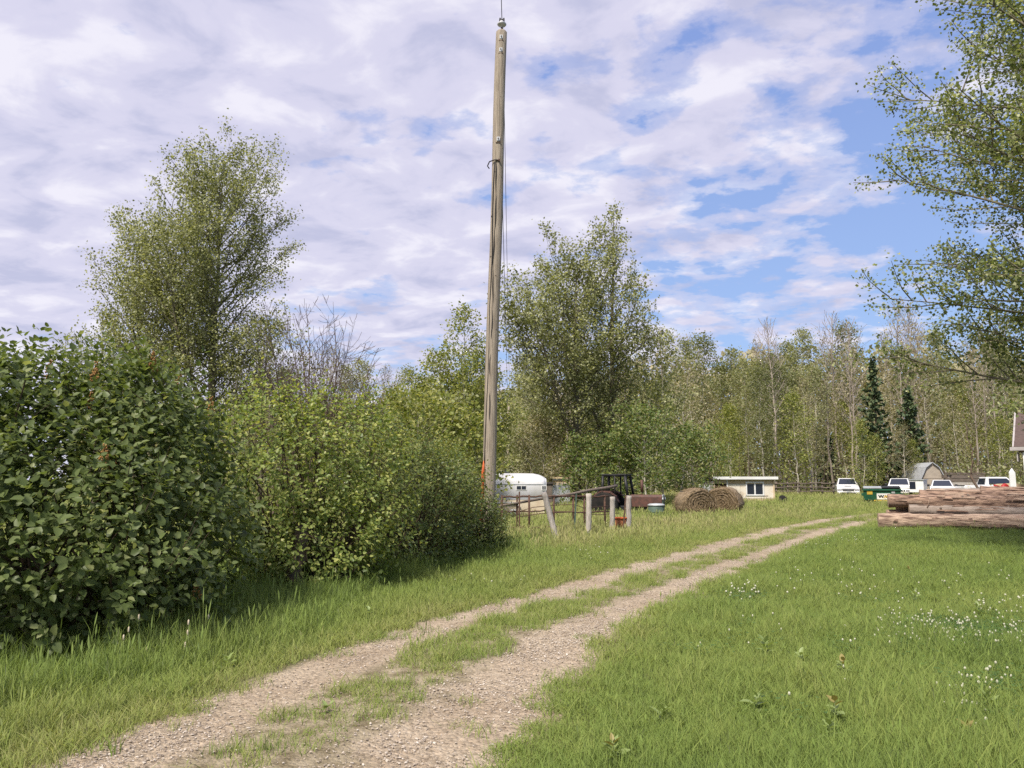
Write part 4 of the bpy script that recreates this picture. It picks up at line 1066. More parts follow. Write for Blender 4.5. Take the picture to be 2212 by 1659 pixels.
# ------------------------------------------------------------------ dumpster
def dumpster():
    Y = 50.0
    a, b_ = at_depth(1868, 1055, Y), at_depth(1940, 1055, Y)
    g = th(a.x, Y)
    Wd = b_.x - a.x
    H = at_depth(1868, 1052, Y).z - g
    o = thing('dumpster', 'dark green steel dumpster with a WM sign, half hidden by the log pile', 'dumpster', ((a.x + b_.x) / 2, Y, g), R(-24))
    MB().prism([(-0.62, 0.42), (0.6, 0.30), (0.75, H - 0.02), (-0.75, H - 0.12)], -Wd / 2, Wd / 2).build('bin', M['bin_green'], o, 0.02)
    MB().box((0, -0.76, H - 0.17), (Wd + 0.06, 0.07, 0.09)).build('top_rim', M['bin_green'], o)
    MB().box((-Wd * 0.25, 0.0, H - 0.02), (Wd * 0.49, 1.6, 0.05), (0.055, 0, 0)).build('lid', M['galv'], o)
    MB().box((Wd * 0.25, 0.0, H + 0.0), (Wd * 0.49, 1.6, 0.05), (0.055, 0, 0)).build('lid', M['black'], o)
    for s_ in (-1, 1): MB().box((s_ * (Wd / 2 + 0.06), 0, H * 0.62), (0.12, 1.1, 0.16)).build('fork_sleeve', M['bin_green'], o, 0.01)
    for s_ in (-1, 1):
        for sy in (-0.45, 0.45): MB().box((s_ * Wd * 0.36, sy, 0.18), (0.14, 0.14, 0.36)).build('foot', M['bin_green'], o)
    MB().box((0.12, -0.72, 0.40), (Wd * 0.56, 0.22, 0.07)).build('step', M['yellow'], o)
    MB().box((0.15, -0.6, 0.18), (Wd * 0.4, 0.1, 0.36)).build('skirt', M['bin_green'], o)
    yf = lambda z: -0.62 - 0.13 * (z - 0.42) / (H - 0.54)
    tl = math.atan(0.13 / (H - 0.54))
    sg = MB().box((0.08, yf(0.66) - 0.02, 0.66), (0.78, 0.02, 0.38), (tl, 0, 0)).build('sign', M['white_paint'], o)
    lt = MB()
    zs = 0.66
    def stroke(x0, z0, x1, z1, w_=0.05):
        lt.add([(x0 - w_ / 2, yf(z0) - 0.036, z0), (x0 + w_ / 2, yf(z0) - 0.036, z0), (x1 + w_ / 2, yf(z1) - 0.036, z1), (x1 - w_ / 2, yf(z1) - 0.036, z1),
                (x0 - w_ / 2, yf(z0) - 0.028, z0), (x0 + w_ / 2, yf(z0) - 0.028, z0), (x1 + w_ / 2, yf(z1) - 0.028, z1), (x1 - w_ / 2, yf(z1) - 0.028, z1)],
               [(0, 1, 2, 3), (7, 6, 5, 4), (0, 4, 5, 1), (2, 6, 7, 3), (1, 5, 6, 2), (3, 7, 4, 0)])
    x0 = -0.20
    for i in range(4):
        stroke(x0 + 0.07 * i, zs + (0.09 if i % 2 == 0 else -0.09), x0 + 0.07 * (i + 1), zs + (-0.09 if i % 2 == 0 else 0.09), 0.062)
    lt.build('lettering', M['black'], sg)
    lt = MB(); x0 = 0.12
    for i in range(4):
        stroke(x0 + 0.06 * i, zs - (0.09 if i % 2 == 0 else -0.09), x0 + 0.06 * (i + 1), zs - (-0.09 if i % 2 == 0 else 0.09), 0.062)
    lt.build('lettering', M['yellow'], sg)
    MB().box((-Wd * 0.33, yf(H - 0.36) - 0.01, H - 0.36), (0.32, 0.015, 0.22), (tl, 0, 0)).build('sticker', M['orange' if False else 'yellow'], o)
    MB().box((Wd * 0.30, yf(H - 0.33) - 0.01, H - 0.33), (0.2, 0.015, 0.14), (tl, 0, 0)).build('sticker', M['galv'], o)
dumpster()

# ------------------------------------------------------------------ gambrel shed and timber stack
def barn():
    Y = 68.0
    a, b_ = at_depth(1993, 1030, Y), at_depth(2036, 1030, Y)
    zt = at_depth(2015, 1000, Y).z; g = th(a.x, Y)
    H = zt - g; Wd = b_.x - a.x
    o = thing('gambrel_shed', 'small grey plywood shed with a gambrel tin roof at the wood edge', 'shed', ((a.x + b_.x) / 2, Y, g), R(-6))
    Wd *= 1.0; hw = Wd / 2; Ln = 4.2
    ez, kz = H * 0.56, H * 0.86
    prof = [(-hw, 0), (hw, 0), (hw, ez), (hw * 0.62, kz), (0, H), (-hw * 0.62, kz), (-hw, ez)]
    MB().prism([(-hw, 0), (hw, 0), (hw, ez), (-hw, ez)], 0, 0.06, 'y').build('wall', M['ply_grey'], o)
    MB().prism([(-hw, ez + 0.01), (hw, ez + 0.01), (hw * 0.62, kz), (0, H), (-hw * 0.62, kz)], 0.0, 0.06, 'y').build('gable', M['ply_grey'], o)
    MB().prism(prof, Ln - 0.06, Ln, 'y').build('rear_wall', M['ply_grey'], o)
    for s_ in (-1, 1):
        for i in range(3):
            MB().box((s_ * (hw - 0.03), 0.07 + (Ln - 0.14) * (i + 0.5) / 3, ez / 2), (0.06, (Ln - 0.14) / 3 - 0.015, ez - 0.02)).build('side_panel', M['ply_grey'], o)
    ov = 0.18
    def slab(p, q_, nm):
        p, q_ = Vector((p[0], 0, p[1])), Vector((q_[0], 0, q_[1]))
        d = (q_ - p).normalized(); nn = Vector((-d.z, 0, d.x))
        if nn.z < 0: nn = -nn
        pts = [p, q_, q_ + nn * 0.05, p + nn * 0.05]
        MB().prism([(v.x, v.z) for v in pts], -ov, Ln + ov, 'y').build(nm, M['tin'], o)
    for s_ in (-1, 1):
        slab((s_ * (hw + 0.14), ez - 0.10), (s_ * hw * 0.62, kz + 0.01), 'roof_sheet')
        slab((s_ * (hw * 0.62), kz + 0.012), (s_ * 0.012, H + 0.01), 'roof_sheet')
    MB().box((0, -0.02, ez * 0.5), (0.95, 0.03, ez * 0.92)).build('door', M['ply_grey'], o)
    MB().box((0, -0.01, ez + 0.02), (Wd, 0.03, 0.05)).build('trim', M['ply_grey'], o)
    for s_ in (-1, 1): MB().box((s_ * (hw + 0.005), -0.012, ez / 2), (0.07, 0.05, ez - 0.03)).build('corner_board', M['ply_grey'], o)
barn()
q0, q1 = at_depth(2040, 1040, 66), at_depth(2104, 1040, 66)
g = th(q0.x, 66); zb = at_depth(2040, 1052, 66).z - g; zt = at_depth(2040, 1026, 66).z - g
o = thing('timber_rack', 'dark stack of old beams on a raised rack right of the gambrel shed', 'timber rack', (q0.x, 66, g))
Lr = q1.x - q0.x + 0.8
MB().box((Lr / 2, 0, zb + 0.05), (Lr, 1.2, 0.12)).build('deck', M['grey_wood'], o)
for x_ in (0.15, Lr * 0.55, Lr - 0.15):
    for y_ in (-0.5, 0.5): MB().box((x_, y_, (zb - 0.02) / 2), (0.14, 0.14, zb - 0.02)).build('leg', M['dark_wood'], o)
nb = 3
for j in range(nb):
    for i in range(4):
        z_ = zb + 0.12 + (zt - zb - 0.1) * (j + 0.5) / nb - 0.003 * i
        xo = random.uniform(-0.1, 0.2)
        MB().box((Lr / 2 + xo - 0.1, -0.5 + 0.3 * i + random.uniform(-.03, .03), z_), (Lr - random.uniform(0.1, 0.6), 0.25, (zt - zb) / nb - 0.05)).build('beam', M['dark_wood'] if (i + j) % 3 else M['grey_wood'], o)
for i in range(6): MB().box((0.3 + i * (Lr - 0.6) / 5, -0.25, zt + 0.12), (0.22, 0.9, 0.15)).build('cross_block', M['dark_wood'], o)

# red machine and plywood things at the far right
q = at_depth(2163, 1058, 46); g = th(q.x, 46)
o = thing('red_pump', 'bright red cast machine head on a post, behind the right end of the log pile', 'machine', (q.x, 46, g))
MB().tube([(0, 0, 0), (0, 0, 1.0)], 0.06, 8).build('post', M['ply_tan'], o)
MB().box((0, 0, 1.17), (0.34, 0.3, 0.3)).build('housing', M['red'], o, 0.06)
MB().lathe([(0.0, -0.1), (0.2, -0.1), (0.24, 0), (0.2, 0.1), (0, 0.1)], (0.1, -0.2, 1.25), 16, 'y').build('flywheel', M['red'], o)
MB().tube([(-0.1, 0, 1.3), (-0.42, 0, 1.38)], 0.05, 8).tube([(0.1, 0, 1.35), (0.42, 0.05, 1.33)], 0.045, 8).build('arm', M['red'], o)
q = at_depth(2186, 1060, 48); g = th(q.x, 48)
o = MB().prism([(-1.0, 0), (1.0, 0), (1.0, 0.95), (0.75, 1.38), (0.2, 1.48), (-0.85, 1.42)], -0.03, 0.03, 'y').build('plywood_board', M['ply_tan'])
o.location = (q.x, 48, g); o.rotation_euler = (R(-6), 0, R(-8)); tag(o, 'tan plywood board standing on edge behind the red machine', 'board')
q = at_depth(2080, 1060, 52)
o = thing('raised_plank', 'long low whitish plank lying on blocks behind the log pile near the hatchback', 'plank', (q.x, 52, th(q.x, 52)), R(1))
MB().box((0, 0, 0.75), (3.4, 0.3, 0.10)).build('plank', M['cream'], o)
for s_ in (-1.3, 0, 1.3): MB().box((s_, 0, 0.34), (0.3, 0.3, 0.7)).build('block', M['grey_wood'], o)

# ------------------------------------------------------------------ house corner with porch, far right
def house():
    Y = 44.0
    xe = at_depth(2186, 970, Y).x
    g = th(xe, Y)
    ze = at_depth(2178, 972, Y).z - g
    o = thing('house', 'grey house with a brown shingled porch roof at the right edge of the photo', 'house', (xe, Y, g), R(-36))
    W_, D_ = 9.0, 8.0
    for i in range(14):
        MB().box((2.2 + W_ / 2, 1.9, 0.25 + i * (ze - 0.2) / 14), (W_, 0.06, (ze - 0.2) / 14 - 0.02)).build('siding_board', M['siding_grey'], o)
    MB().box((2.2 + W_ / 2, 1.98, ze / 2), (W_, 0.08, ze)).build('front_wall', M['siding_grey'], o)
    MB().box((2.16, 1.9 + D_ / 2, ze / 2), (0.08, D_, ze)).build('side_wall', M['siding_grey'], o)
    MB().prism([(-0.1, ze + 0.02), (-0.1, ze + 0.16), (5.0, ze + 2.5), (10.5, ze + 0.16), (10.5, ze + 0.02)], 0.12, W_ + 3).build('roof', M['shingle'], o)
    for i in range(6):
        z0, y0 = ze + 0.18 + i * 0.38, -0.12 + i * 0.83
        MB().box((W_ / 2 + 1.55, y0 + 0.42, z0 + 0.19), (W_ + 2.9, 0.98, 0.03), (math.atan2(2.34, 5.1), 0, 0)).build('shingle_course', M['shingle'], o)
    MB().box((W_ / 2 + 1.5, -0.14, ze + 0.06), (W_ + 3.2, 0.05, 0.2)).build('fascia', M['siding_grey'], o)
    MB().prism([(-0.1, ze - 0.1), (-0.1, ze + 0.2), (5.0, ze + 2.56), (10.5, ze + 0.2), (10.5, ze - 0.1), (5.0, ze + 2.2)], 0.02, 0.11).build('bargeboard', M['siding_grey'], o)
    MB().prism([(0.0, ze - 0.65), (0.0, ze - 0.12), (1.85, ze - 0.12), (1.85, ze - 0.65)], 0.2, 0.26).build('porch_panel', M['siding_grey'], o)
    for x_ in (0.55, 3.2):
        MB().box((x_, 0.1, ze / 2 - 0.06), (0.11, 0.11, ze - 0.14)).build('porch_post', M['white_paint'], o)
    MB().box((W_ / 2 + 0.6, 0.95, 0.18), (W_ + 1.0, 1.9, 0.14)).build('porch_deck', M['grey_wood'], o)
    MB().box((4.2, 1.85, 1.3), (1.0, 0.05, 2.05)).build('door', M['white_paint'], o)
house()
q = at_depth(2187, 1040, 42); g = th(q.x, 42)
o = MB().prism([(-0.16, 0), (0.16, 0), (0.17, 2.1), (0.02, 2.35), (-0.14, 2.12)], -0.04, 0.04, 'y').build('pointed_board', M['white_paint'])
o.location = (q.x, 42, g); tag(o, 'tall white pointed board standing in front of the house porch post', 'board')

# ------------------------------------------------------------------ log pile
M['log_bark'] = mat('log_bark', (0.38, 0.255, 0.185), (0.10, 0.062, 0.048), rough=0.95, scale=3.5, stretch=(0.8, 5, 5), bump=1.0, bscale=9, lo=0.38, hi=0.60, detail=10)
M['log_grey'] = mat('log_grey', (0.33, 0.27, 0.225), (0.17, 0.135, 0.11), rough=0.9, scale=3.0, stretch=(0.8, 6, 6), bump=0.6, bscale=8)
M['log_pale'] = mat('log_pale', (0.47, 0.345, 0.255), (0.13, 0.08, 0.06), rough=0.95, scale=3.0, stretch=(0.6, 5, 5), bump=1.0, bscale=8, lo=0.38, hi=0.58, detail=10)
M['log_end'] = mat('log_end', (0.50, 0.37, 0.26), (0.34, 0.24, 0.17), rough=0.9, scale=6)
def log(label, p, Ln, r0, r1, rz, tilt, seed, m, knots=3):
    rs = np.random.default_rng(seed)
    o = thing('log', label, 'log', p, 0, 'peeled and bark-covered logs of the pile')
    o.rotation_euler = (0, tilt, rz)
    nn, ns = 46, 22
    vs, fs = [], []
    ph = rs.uniform(0, 6.28, 8)
    for i in range(nn + 1):
        t_ = i / nn; x_ = t_ * Ln
        r_ = lerp(r0, r1, t_)
        cyy, czz = 0.03 * math.sin(t_ * 5 + ph[0]), 0.03 * math.sin(t_ * 4 + ph[1])
        for j in range(ns):
            a_ = 2 * math.pi * j / ns
            k = 1 + 0.035 * math.sin(3 * a_ + ph[2] + t_ * 3) + 0.03 * math.sin(9 * t_ + 2 * a_ + ph[3]) + 0.045 * rs.normal()
            vs.append((x_, cyy + r_ * k * math.cos(a_), czz + r_ * k * math.sin(a_)))
    for i in range(nn):
        for j in range(ns):
            k = (j + 1) % ns
            fs.append((i * ns + j, (i + 1) * ns + j, (i + 1) * ns + k, i * ns + k))
    MB().add(vs, fs, True).build('bark', m, o)
    ends = MB()
    for i0, xo in ((0, 0.0), (nn, Ln)):
        ring = [Vector(vs[i0 * ns + j]) for j in range(ns)]
        c = sum(ring, Vector()) / ns
        ends = MB().add(ring + [c + Vector((-0.012 if i0 == 0 else 0.012, 0, 0))], [((j + 1) % ns, j, ns) if i0 else (j, (j + 1) % ns, ns) for j in range(ns)])
        ends.build('cut_end', M['log_end'], o)
    for k in range(knots):
        t_ = rs.uniform(0.08, 0.8); a_ = rs.uniform(-2.6, -0.4)
        c = Vector((t_ * Ln, lerp(r0, r1, t_) * math.sin(a_), lerp(r0, r1, t_) * math.cos(a_)))
        d = Vector((rs.normal(0, .2), math.sin(a_), math.cos(a_))).normalized()
        MB().tube([c - d * 0.05, c + d * 0.05], [0.05, 0.03], 7).build('knot', M['dark_wood'], o)
    # strips of bark peeling off
    pb = MB()
    for k in range(22):
        t_ = rs.uniform(0.01, 0.80); a_ = rs.uniform(-2.4, -0.2); w_ = rs.uniform(0.08, 0.35); ll = rs.uniform(0.15, 0.9)
        q_ = []
        for (tt, aa) in ((t_ * Ln, a_), (t_ * Ln + ll, a_), (t_ * Ln + ll * 0.9, a_ + w_), (t_ * Ln + 0.1, a_ + w_ * 1.2)):
            rr = lerp(r0, r1, tt / Ln) * 1.03
            q_.append((tt, rr * math.sin(aa), rr * math.cos(aa)))
        q2 = [(v[0], v[1] * 1.10, v[2] * 1.10) for v in q_]
        pb.add(q_ + q2, [(0, 1, 2, 3), (7, 6, 5, 4), (0, 4, 5, 1), (1, 5, 6, 2), (2, 6, 7, 3), (3, 7, 4, 0)])
    tag(pb.build('bark_flakes', M['log_bark'] if m is not M['log_bark'] else M['log_pale'], o), kind='stuff')
    return o
def log_px(label, x, yc, Y, Ln, r0, r1, seed, m, rz=0.0, tilt=0.0, knots=3):
    return log(label, at_depth(x, yc, Y), Ln, r0, r1, rz, tilt, seed, m, knots)
zrow = R(-20)
log_px('thick bottom front log with a pale reddish peeled side and its cut end at left', 1897, 1125, 28.4, 9.0, 0.285, 0.25, 1, M['log_pale'], zrow, R(0.2))
log_px('smooth grey-brown log in the second row, its end set back from the pile end', 1964, 1103, 28.5, 8.6, 0.205, 0.24, 2, M['log_grey'], zrow, R(0.7))
log_px('short rough log wedged under the third row at the left end of the pile', 1916, 1112, 29.1, 4.5, 0.16, 0.18, 3, M['log_bark'], R(-12), R(0.2))
log_px('thin pale split log lying just above the short wedged log', 1936, 1096, 29.0, 3.0, 0.09, 0.11, 12, M['log_pale'], R(-13), R(0.3), 1)
log_px('big rough-barked log of the third row, jutting out furthest at left above the gap', 1918, 1081, 29.0, 9.5, 0.245, 0.27, 4, M['log_bark'], zrow, R(0.4))
log_px('reddish log on the top row with flaking bark, left end short of the row below', 1986, 1068, 29.7, 8.8, 0.20, 0.22, 5, M['log_bark'], zrow, R(0.5))
log_px('slimmer log behind the top reddish log, ending near the hatchback', 2012, 1065, 30.3, 8.0, 0.17, 0.19, 6, M['log_grey'], R(-19), R(0.3))
log_px('hidden rear bottom log lying behind the thick front log', 1925, 1122, 29.4, 9.0, 0.26, 0.25, 7, M['log_bark'], R(-19), 0)
log_px('rear middle log in the dark behind the grey-brown log', 1990, 1101, 29.5, 8.5, 0.24, 0.23, 8, M['log_bark'], R(-19), R(0.3))
log_px('topmost dark log at the right end of the pile, by the photo edge', 2118, 1064, 29.2, 6.0, 0.20, 0.2, 9, M['log_bark'], zrow, R(0.3))
log_px('rear bottom log furthest from the track under the pile', 1940, 1118, 30.3, 8.6, 0.27, 0.26, 10, M['log_grey'], R(-19), 0)
log_px('rear log of the third row beneath the slim grey top log', 1960, 1085, 30.0, 8.6, 0.24, 0.23, 11, M['log_grey'], R(-19), R(0.3))
o = MB().tube([at_depth(1727 + 0, 1, 1) * 0, Vector((0.02, 0, 0.42))], [0.02, 0.012], 6).build('splinter', M['log_pale'])
o.location = at_depth(1984 + 19, 1097, 28.15); o.rotation_euler = (0.1, 0.25, 0)
tag(o, 'pale upright stick caught between the second and third rows of logs', 'stick')

# ================================================================== trees and bushes
UP = np.array([0, 0, 1.0])
def norm(v): return v / (np.linalg.norm(v, axis=-1, keepdims=True) + 1e-9)
def np_tubes(lines):
    """lines: list of (pts (k,3), radii (k,), sides) -> verts, quads"""
    V, Q, k0 = [], [], 0
    for pts, rad, ns in lines:
        pts = np.asarray(pts); k = len(pts)
        d = norm(np.gradient(pts, axis=0))
        ref = np.array([0.31, 0.95, 0.05]) if abs(d[:, 2]).mean() > 0.6 else UP
        a = norm(np.cross(d, ref)); b_ = np.cross(d, a)
        ang = np.arange(ns) * 2 * np.pi / ns
        ring = pts[:, None] + np.asarray(rad)[:, None, None] * (a[:, None] * np.cos(ang)[None, :, None] + b_[:, None] * np.sin(ang)[None, :, None])
        V.append(ring.reshape(-1, 3))
        i = (np.arange(k - 1)[:, None] * ns + np.arange(ns)[None]).ravel()
        j = (np.arange(k - 1)[:, None] * ns + (np.arange(ns)[None] + 1) % ns).ravel()
        Q.append(np.stack([i, j, j + ns, i + ns], 1) + k0)
        k0 += k * ns
    return np.concatenate(V), np.concatenate(Q)
def limb(rng, p, d, Ln, n, up, wob):
    pts = [p]; d = d / np.linalg.norm(d)
    st = Ln / (n - 1)
    for i in range(n - 1):
        d = d + UP * up / (n - 1) + rng.normal(0, wob, 3)
        d = d / np.linalg.norm(d)
        pts.append(pts[-1] + d * st)
    return np.array(pts)
def at_curve(pts, t):
    x = np.linspace(0, 1, len(pts))
    return np.array([np.interp(t, x, pts[:, k]) for k in range(3)])
def grow(rng, H, r0, prof, t0, nbr, el0, el1, up=0.35, sub=2.4, sublen=0.42, step=0.16, wander=0.02, lean=(0, 0), twigs=True, forks=0, droop=0.0, minr=0.004, sides=9, tip=1.0):
    """a tree: list of wood lines and an array of leaf anchors. prof: [(height fraction, reach in metres)]"""
    pt, pr = zip(*prof)
    lines, anch, adir = [], [], []
    nT = 16
    tz = np.linspace(0, 1, nT)
    wx = np.cumsum(rng.normal(0, wander, nT)); wy = np.cumsum(rng.normal(0, wander, nT))
    trunk = np.stack([lean[0] * tz + wx - wx[0], lean[1] * tz + wy - wy[0], tz * H * tip], 1)
    tr = r0 * (1 - 0.93 * tz ** 0.85) * np.where(tz < 0.03, 1.25, 1)
    tl = trunk.copy(); tl[0, 2] = -0.25
    lines.append((tl, tr, sides))
    stems = [(trunk, tr, 0.0)]
    for f in range(forks):
        ts = rng.uniform(0.12, 0.35)
        az = rng.uniform(0, 6.28)
        p = at_curve(trunk, ts)
        ff = limb(rng, p, np.array([math.cos(az) * .55, math.sin(az) * .55, 1]), H * (0.88 - ts) * rng.uniform(.8, 1), 10, 0.5, 0.05)
        rr = np.interp(ts, tz, tr) * 0.62 * (1 - 0.9 * np.linspace(0, 1, 10))
        lines.append((ff, rr, 7)); stems.append((ff, rr, ts))
    ga = rng.uniform(0, 6.28)
    per = [nbr] + [nbr // 3] * forks
    for (stem, sr, toff), nb in zip(stems, per):
        for i in range(nb):
            u = (i + rng.uniform(0.1, 0.9)) / nb
            t = t0 + (1 - t0) * u ** 0.92 if toff == 0 else 0.15 + 0.85 * u
            p = at_curve(stem, t)
            hf = min(1, p[2] / H)
            reach = np.interp(hf, pt, pr) * rng.uniform(0.72, 1.12) * (0.75 if toff else 1)
            if reach < 0.05: continue
            az = ga + 2.399 * i + rng.normal(0, 0.35)
            el = el0 + (el1 - el0) * hf + rng.normal(0, 0.10)
            Ln = reach / max(0.42, math.cos(el))
            d = np.array([math.cos(az) * math.cos(el), math.sin(az) * math.cos(el), math.sin(el)])
            n = 7
            br = limb(rng, p, d, Ln, n, up - droop, 0.07)
            rb = min(np.interp(t, np.linspace(0, 1, len(sr)), sr) * 0.55, 0.007 + 0.0085 * Ln)
            lines.append((br, np.maximum(rb * (1 - 0.85 * np.linspace(0, 1, n)), minr), 5))
            ns = max(2, int(Ln * sub))
            for k in range(ns):
                v = 0.22 + 0.78 * (k + rng.uniform(0, 1)) / ns
                q = at_curve(br, v)
                bd = norm(at_curve(br, min(1, v + 0.05)) - at_curve(br, v - 0.05))
                perp = norm(np.cross(bd, rng.normal(size=3)))
                sd = norm(bd * 0.75 + perp * 0.8 + UP * (0.30 - droop))
                sl = Ln * sublen * (1.15 - 0.75 * v) * rng.uniform(0.6, 1.25) + 0.12
                m_ = 4
                sb = limb(rng, q, sd, sl, m_, up * 0.7 - droop, 0.10)
                if twigs: lines.append((sb, np.maximum(rb * 0.35 * (1 - 0.7 * np.linspace(0, 1, m_)), minr * 0.7), 3))
                na_ = max(2, int(sl / step))
                for a_ in range(na_):
                    ft = 0.25 + 0.75 * (a_ + rng.uniform()) / na_
                    anch.append(at_curve(sb, min(1, ft))); adir.append(sd)
            anch.append(br[-1]); adir.append(d)
        anch.append(stem[-1]); adir.append(UP)
    anch, adir = np.array(anch), np.array(adir)
    kz = H / anch[:, 2].max()                            # bring the whole tree to its measured height and spread
    ax_ = np.array([np.interp(anch[:, 2] / H * kz, tz, trunk[:, 0]), np.interp(anch[:, 2] / H * kz, tz, trunk[:, 1])]).T
    kr = max(pr) / np.percentile(np.linalg.norm(anch[:, :2] - ax_, axis=1), 95)
    k3 = np.array([kr, kr, kz])
    return [(p_ * k3, r_, n_) for p_, r_, n_ in lines], anch * k3, adir

# leaf outlines (side, along, normal)
LEAF_KITE = (np.array([(0, 0, 0), (0.42, 0.45, 0.06), (0, 1, -0.05), (-0.42, 0.45, 0.06)]), [np.array([(0, 1, 2, 3)])])
LEAF_OVATE = (np.array([(0, 0, 0), (0, 0.42, -0.06), (0, 1.0, -0.16), (-0.34, 0.26, 0.05), (-0.27, 0.66, 0.01), (0.34, 0.26, 0.05), (0.27, 0.66, 0.01)]),
              [np.array([(0, 1, 3), (0, 5, 1), (1, 6, 2), (1, 2, 4), (1, 4, 3), (1, 5, 6)])])
LEAF_FOLD = (np.array([(0, 0, 0), (0.40, 0.40, 0.10), (0, 1, -0.08), (-0.40, 0.40, 0.10)]), [np.array([(0, 1, 2), (0, 2, 3)])])
def leaf_frames(rng, n, axis, face, jit_axis=0.7, jit_face=0.5):
    y = norm(axis + rng.normal(0, jit_axis, (n, 3)))
    z = face + rng.normal(0, jit_face, (n, 3))
    z = norm(z - y * (z * y).sum(1, keepdims=True))
    x = np.cross(y, z)
    return np.stack([x, y, z], 1)                       # rows
def leaves_mesh(name, pos, fr, size, temp):
    tv, tf = temp
    V = pos[:, None] + size[:, None, None] * np.einsum('kc,nci->nki', tv, fr)
    k = len(tv); n = len(pos)
    fl = [(f[None] + (np.arange(n) * k)[:, None, None]).reshape(-1, f.shape[1]) for f in tf]
    return np_mesh(name, V.reshape(-1, 3), fl)
def crown_leaves(rng, anch, adir, per, spread, size, temp, name, sag=0.25, cull=None):
    n = len(anch) * per
    p = np.repeat(anch, per, 0) + rng.normal(0, spread, (n, 3))
    ax = np.repeat(adir, per, 0) * 0.5 + np.array([0, 0, -sag])
    fr = leaf_frames(rng, n, ax, np.array([0, -0.25, 0.8]) + 0.0 * ax, 0.75, 0.65)
    sz_ = rng.uniform(size[0], size[1], n)
    if cull is not None:
        k_ = cull(p); p, fr, sz_ = p[k_], fr[k_], sz_[k_]
    return leaves_mesh(name, p, fr, sz_, temp)

def plant_tree(name, label, cat, loc, lines, leaf_me, bark, leaf_m, group=None, rz=0.0):
    o = thing(name, label, cat, loc, rz, group)
    link_mesh('trunk', np_mesh('trunk', *np_tubes(lines[:1]), True), bark, o)
    link_mesh('branches', np_mesh('branches', *np_tubes(lines[1:]), True), bark, o)
    if leaf_me is not None: link_mesh('crown', leaf_me, leaf_m, o)
    return o

M['leaf_poplar'] = leaf_mat('leaf_poplar', [(0.0, (0.112, 0.127, 0.050)), (0.4, (0.224, 0.240, 0.102)), (0.75, (0.364, 0.374, 0.180)), (1.0, (0.538, 0.539, 0.324))], trans=0.42, rough=0.45)
M['leaf_poplar_grey'] = leaf_mat('leaf_poplar_grey', [(0.0, (0.091, 0.121, 0.047)), (0.45, (0.193, 0.232, 0.084)), (0.8, (0.314, 0.348, 0.144)), (1.0, (0.627, 0.625, 0.394))], trans=0.42, rough=0.42)
M['leaf_young'] = leaf_mat('leaf_young', [(0.0, (0.122, 0.160, 0.033)), (0.5, (0.235, 0.266, 0.063)), (1.0, (0.412, 0.396, 0.130))], trans=0.4)
M['leaf_olive'] = leaf_mat('leaf_olive', [(0.0, (0.140, 0.155, 0.068)), (0.5, (0.275, 0.290, 0.140)), (1.0, (0.460, 0.455, 0.265))], trans=0.42, pos_scale=0.35)
M['leaf_pale'] = leaf_mat('leaf_pale', [(0.0, (0.163, 0.150, 0.077)), (0.5, (0.312, 0.281, 0.156)), (1.0, (0.525, 0.475, 0.325))], trans=0.35, pos_scale=0.35)
M['leaf_bright'] = leaf_mat('leaf_bright', [(0.0, (0.079, 0.128, 0.036)), (0.5, (0.166, 0.225, 0.064)), (1.0, (0.312, 0.314, 0.112))], trans=0.4)
M['needle'] = leaf_mat('needle', [(0.0, (0.038, 0.062, 0.031)), (0.6, (0.081, 0.119, 0.053)), (1.0, (0.147, 0.184, 0.079))], trans=0.1, rough=0.7)
M['leaf_lilac'] = leaf_mat('leaf_lilac', [(0.0, (0.070, 0.098, 0.030)), (0.5, (0.125, 0.167, 0.054)), (0.85, (0.185, 0.226, 0.084)), (1.0, (0.286, 0.310, 0.137))], trans=0.42, rough=0.46, spec=0.28)
M['leaf_hedge'] = leaf_mat('leaf_hedge', [(0.0, (0.117, 0.170, 0.042)), (0.5, (0.233, 0.295, 0.077)), (1.0, (0.442, 0.444, 0.139))], trans=0.42, rough=0.42, spec=0.4)
M['leaf_hedge_dark'] = leaf_mat('leaf_hedge_dark', [(0.0, (0.078, 0.117, 0.037)), (0.5, (0.162, 0.210, 0.065)), (1.0, (0.323, 0.332, 0.115))], trans=0.42, rough=0.42, spec=0.4)

def X(x, Y): return at_depth(x, 1040, Y).x
# ------------------------------------------------------------------ poplars on the left
rng = np.random.default_rng(21)
ln, an, ad_ = grow(rng, 17.5, 0.26, [(0.05, 2.8), (0.2, 3.4), (0.4, 3.5), (0.6, 3.5), (0.78, 3.1), (0.9, 2.3), (1, 1.2)], 0.10, 96, 0.32, 0.92, up=0.35, sub=2.3, forks=2, step=0.17, wander=0.03, tip=0.96)
x_ = X(447, 33)
plant_tree('poplar_tree', 'tall upright poplar with small olive leaves rising behind the big lilac bush', 'tree', on_ground(x_, 33), ln,
           crown_leaves(rng, an, ad_, 8, 0.17, (0.075, 0.13), LEAF_FOLD, 'crown'), M['bark_poplar'], M['leaf_poplar'])
ln, an, ad_ = grow(rng, 13.6, 0.17, [(0.1, 2.0), (0.35, 3.0), (0.6, 2.5), (0.8, 1.7), (0.95, 0.7), (1, 0.3)], 0.15, 46, 0.6, 1.05, up=0.3, sub=2.2, forks=2, step=0.18, wander=0.04, lean=(-0.8, 0))
plant_tree('poplar_tree', 'shorter poplar left of the tallest one, its crown sloping down to the left', 'tree', on_ground(X(300, 34), 34), ln,
           crown_leaves(rng, an, ad_, 9, 0.19, (0.075, 0.13), LEAF_FOLD, 'crown'), M['bark_poplar'], M['leaf_poplar'])
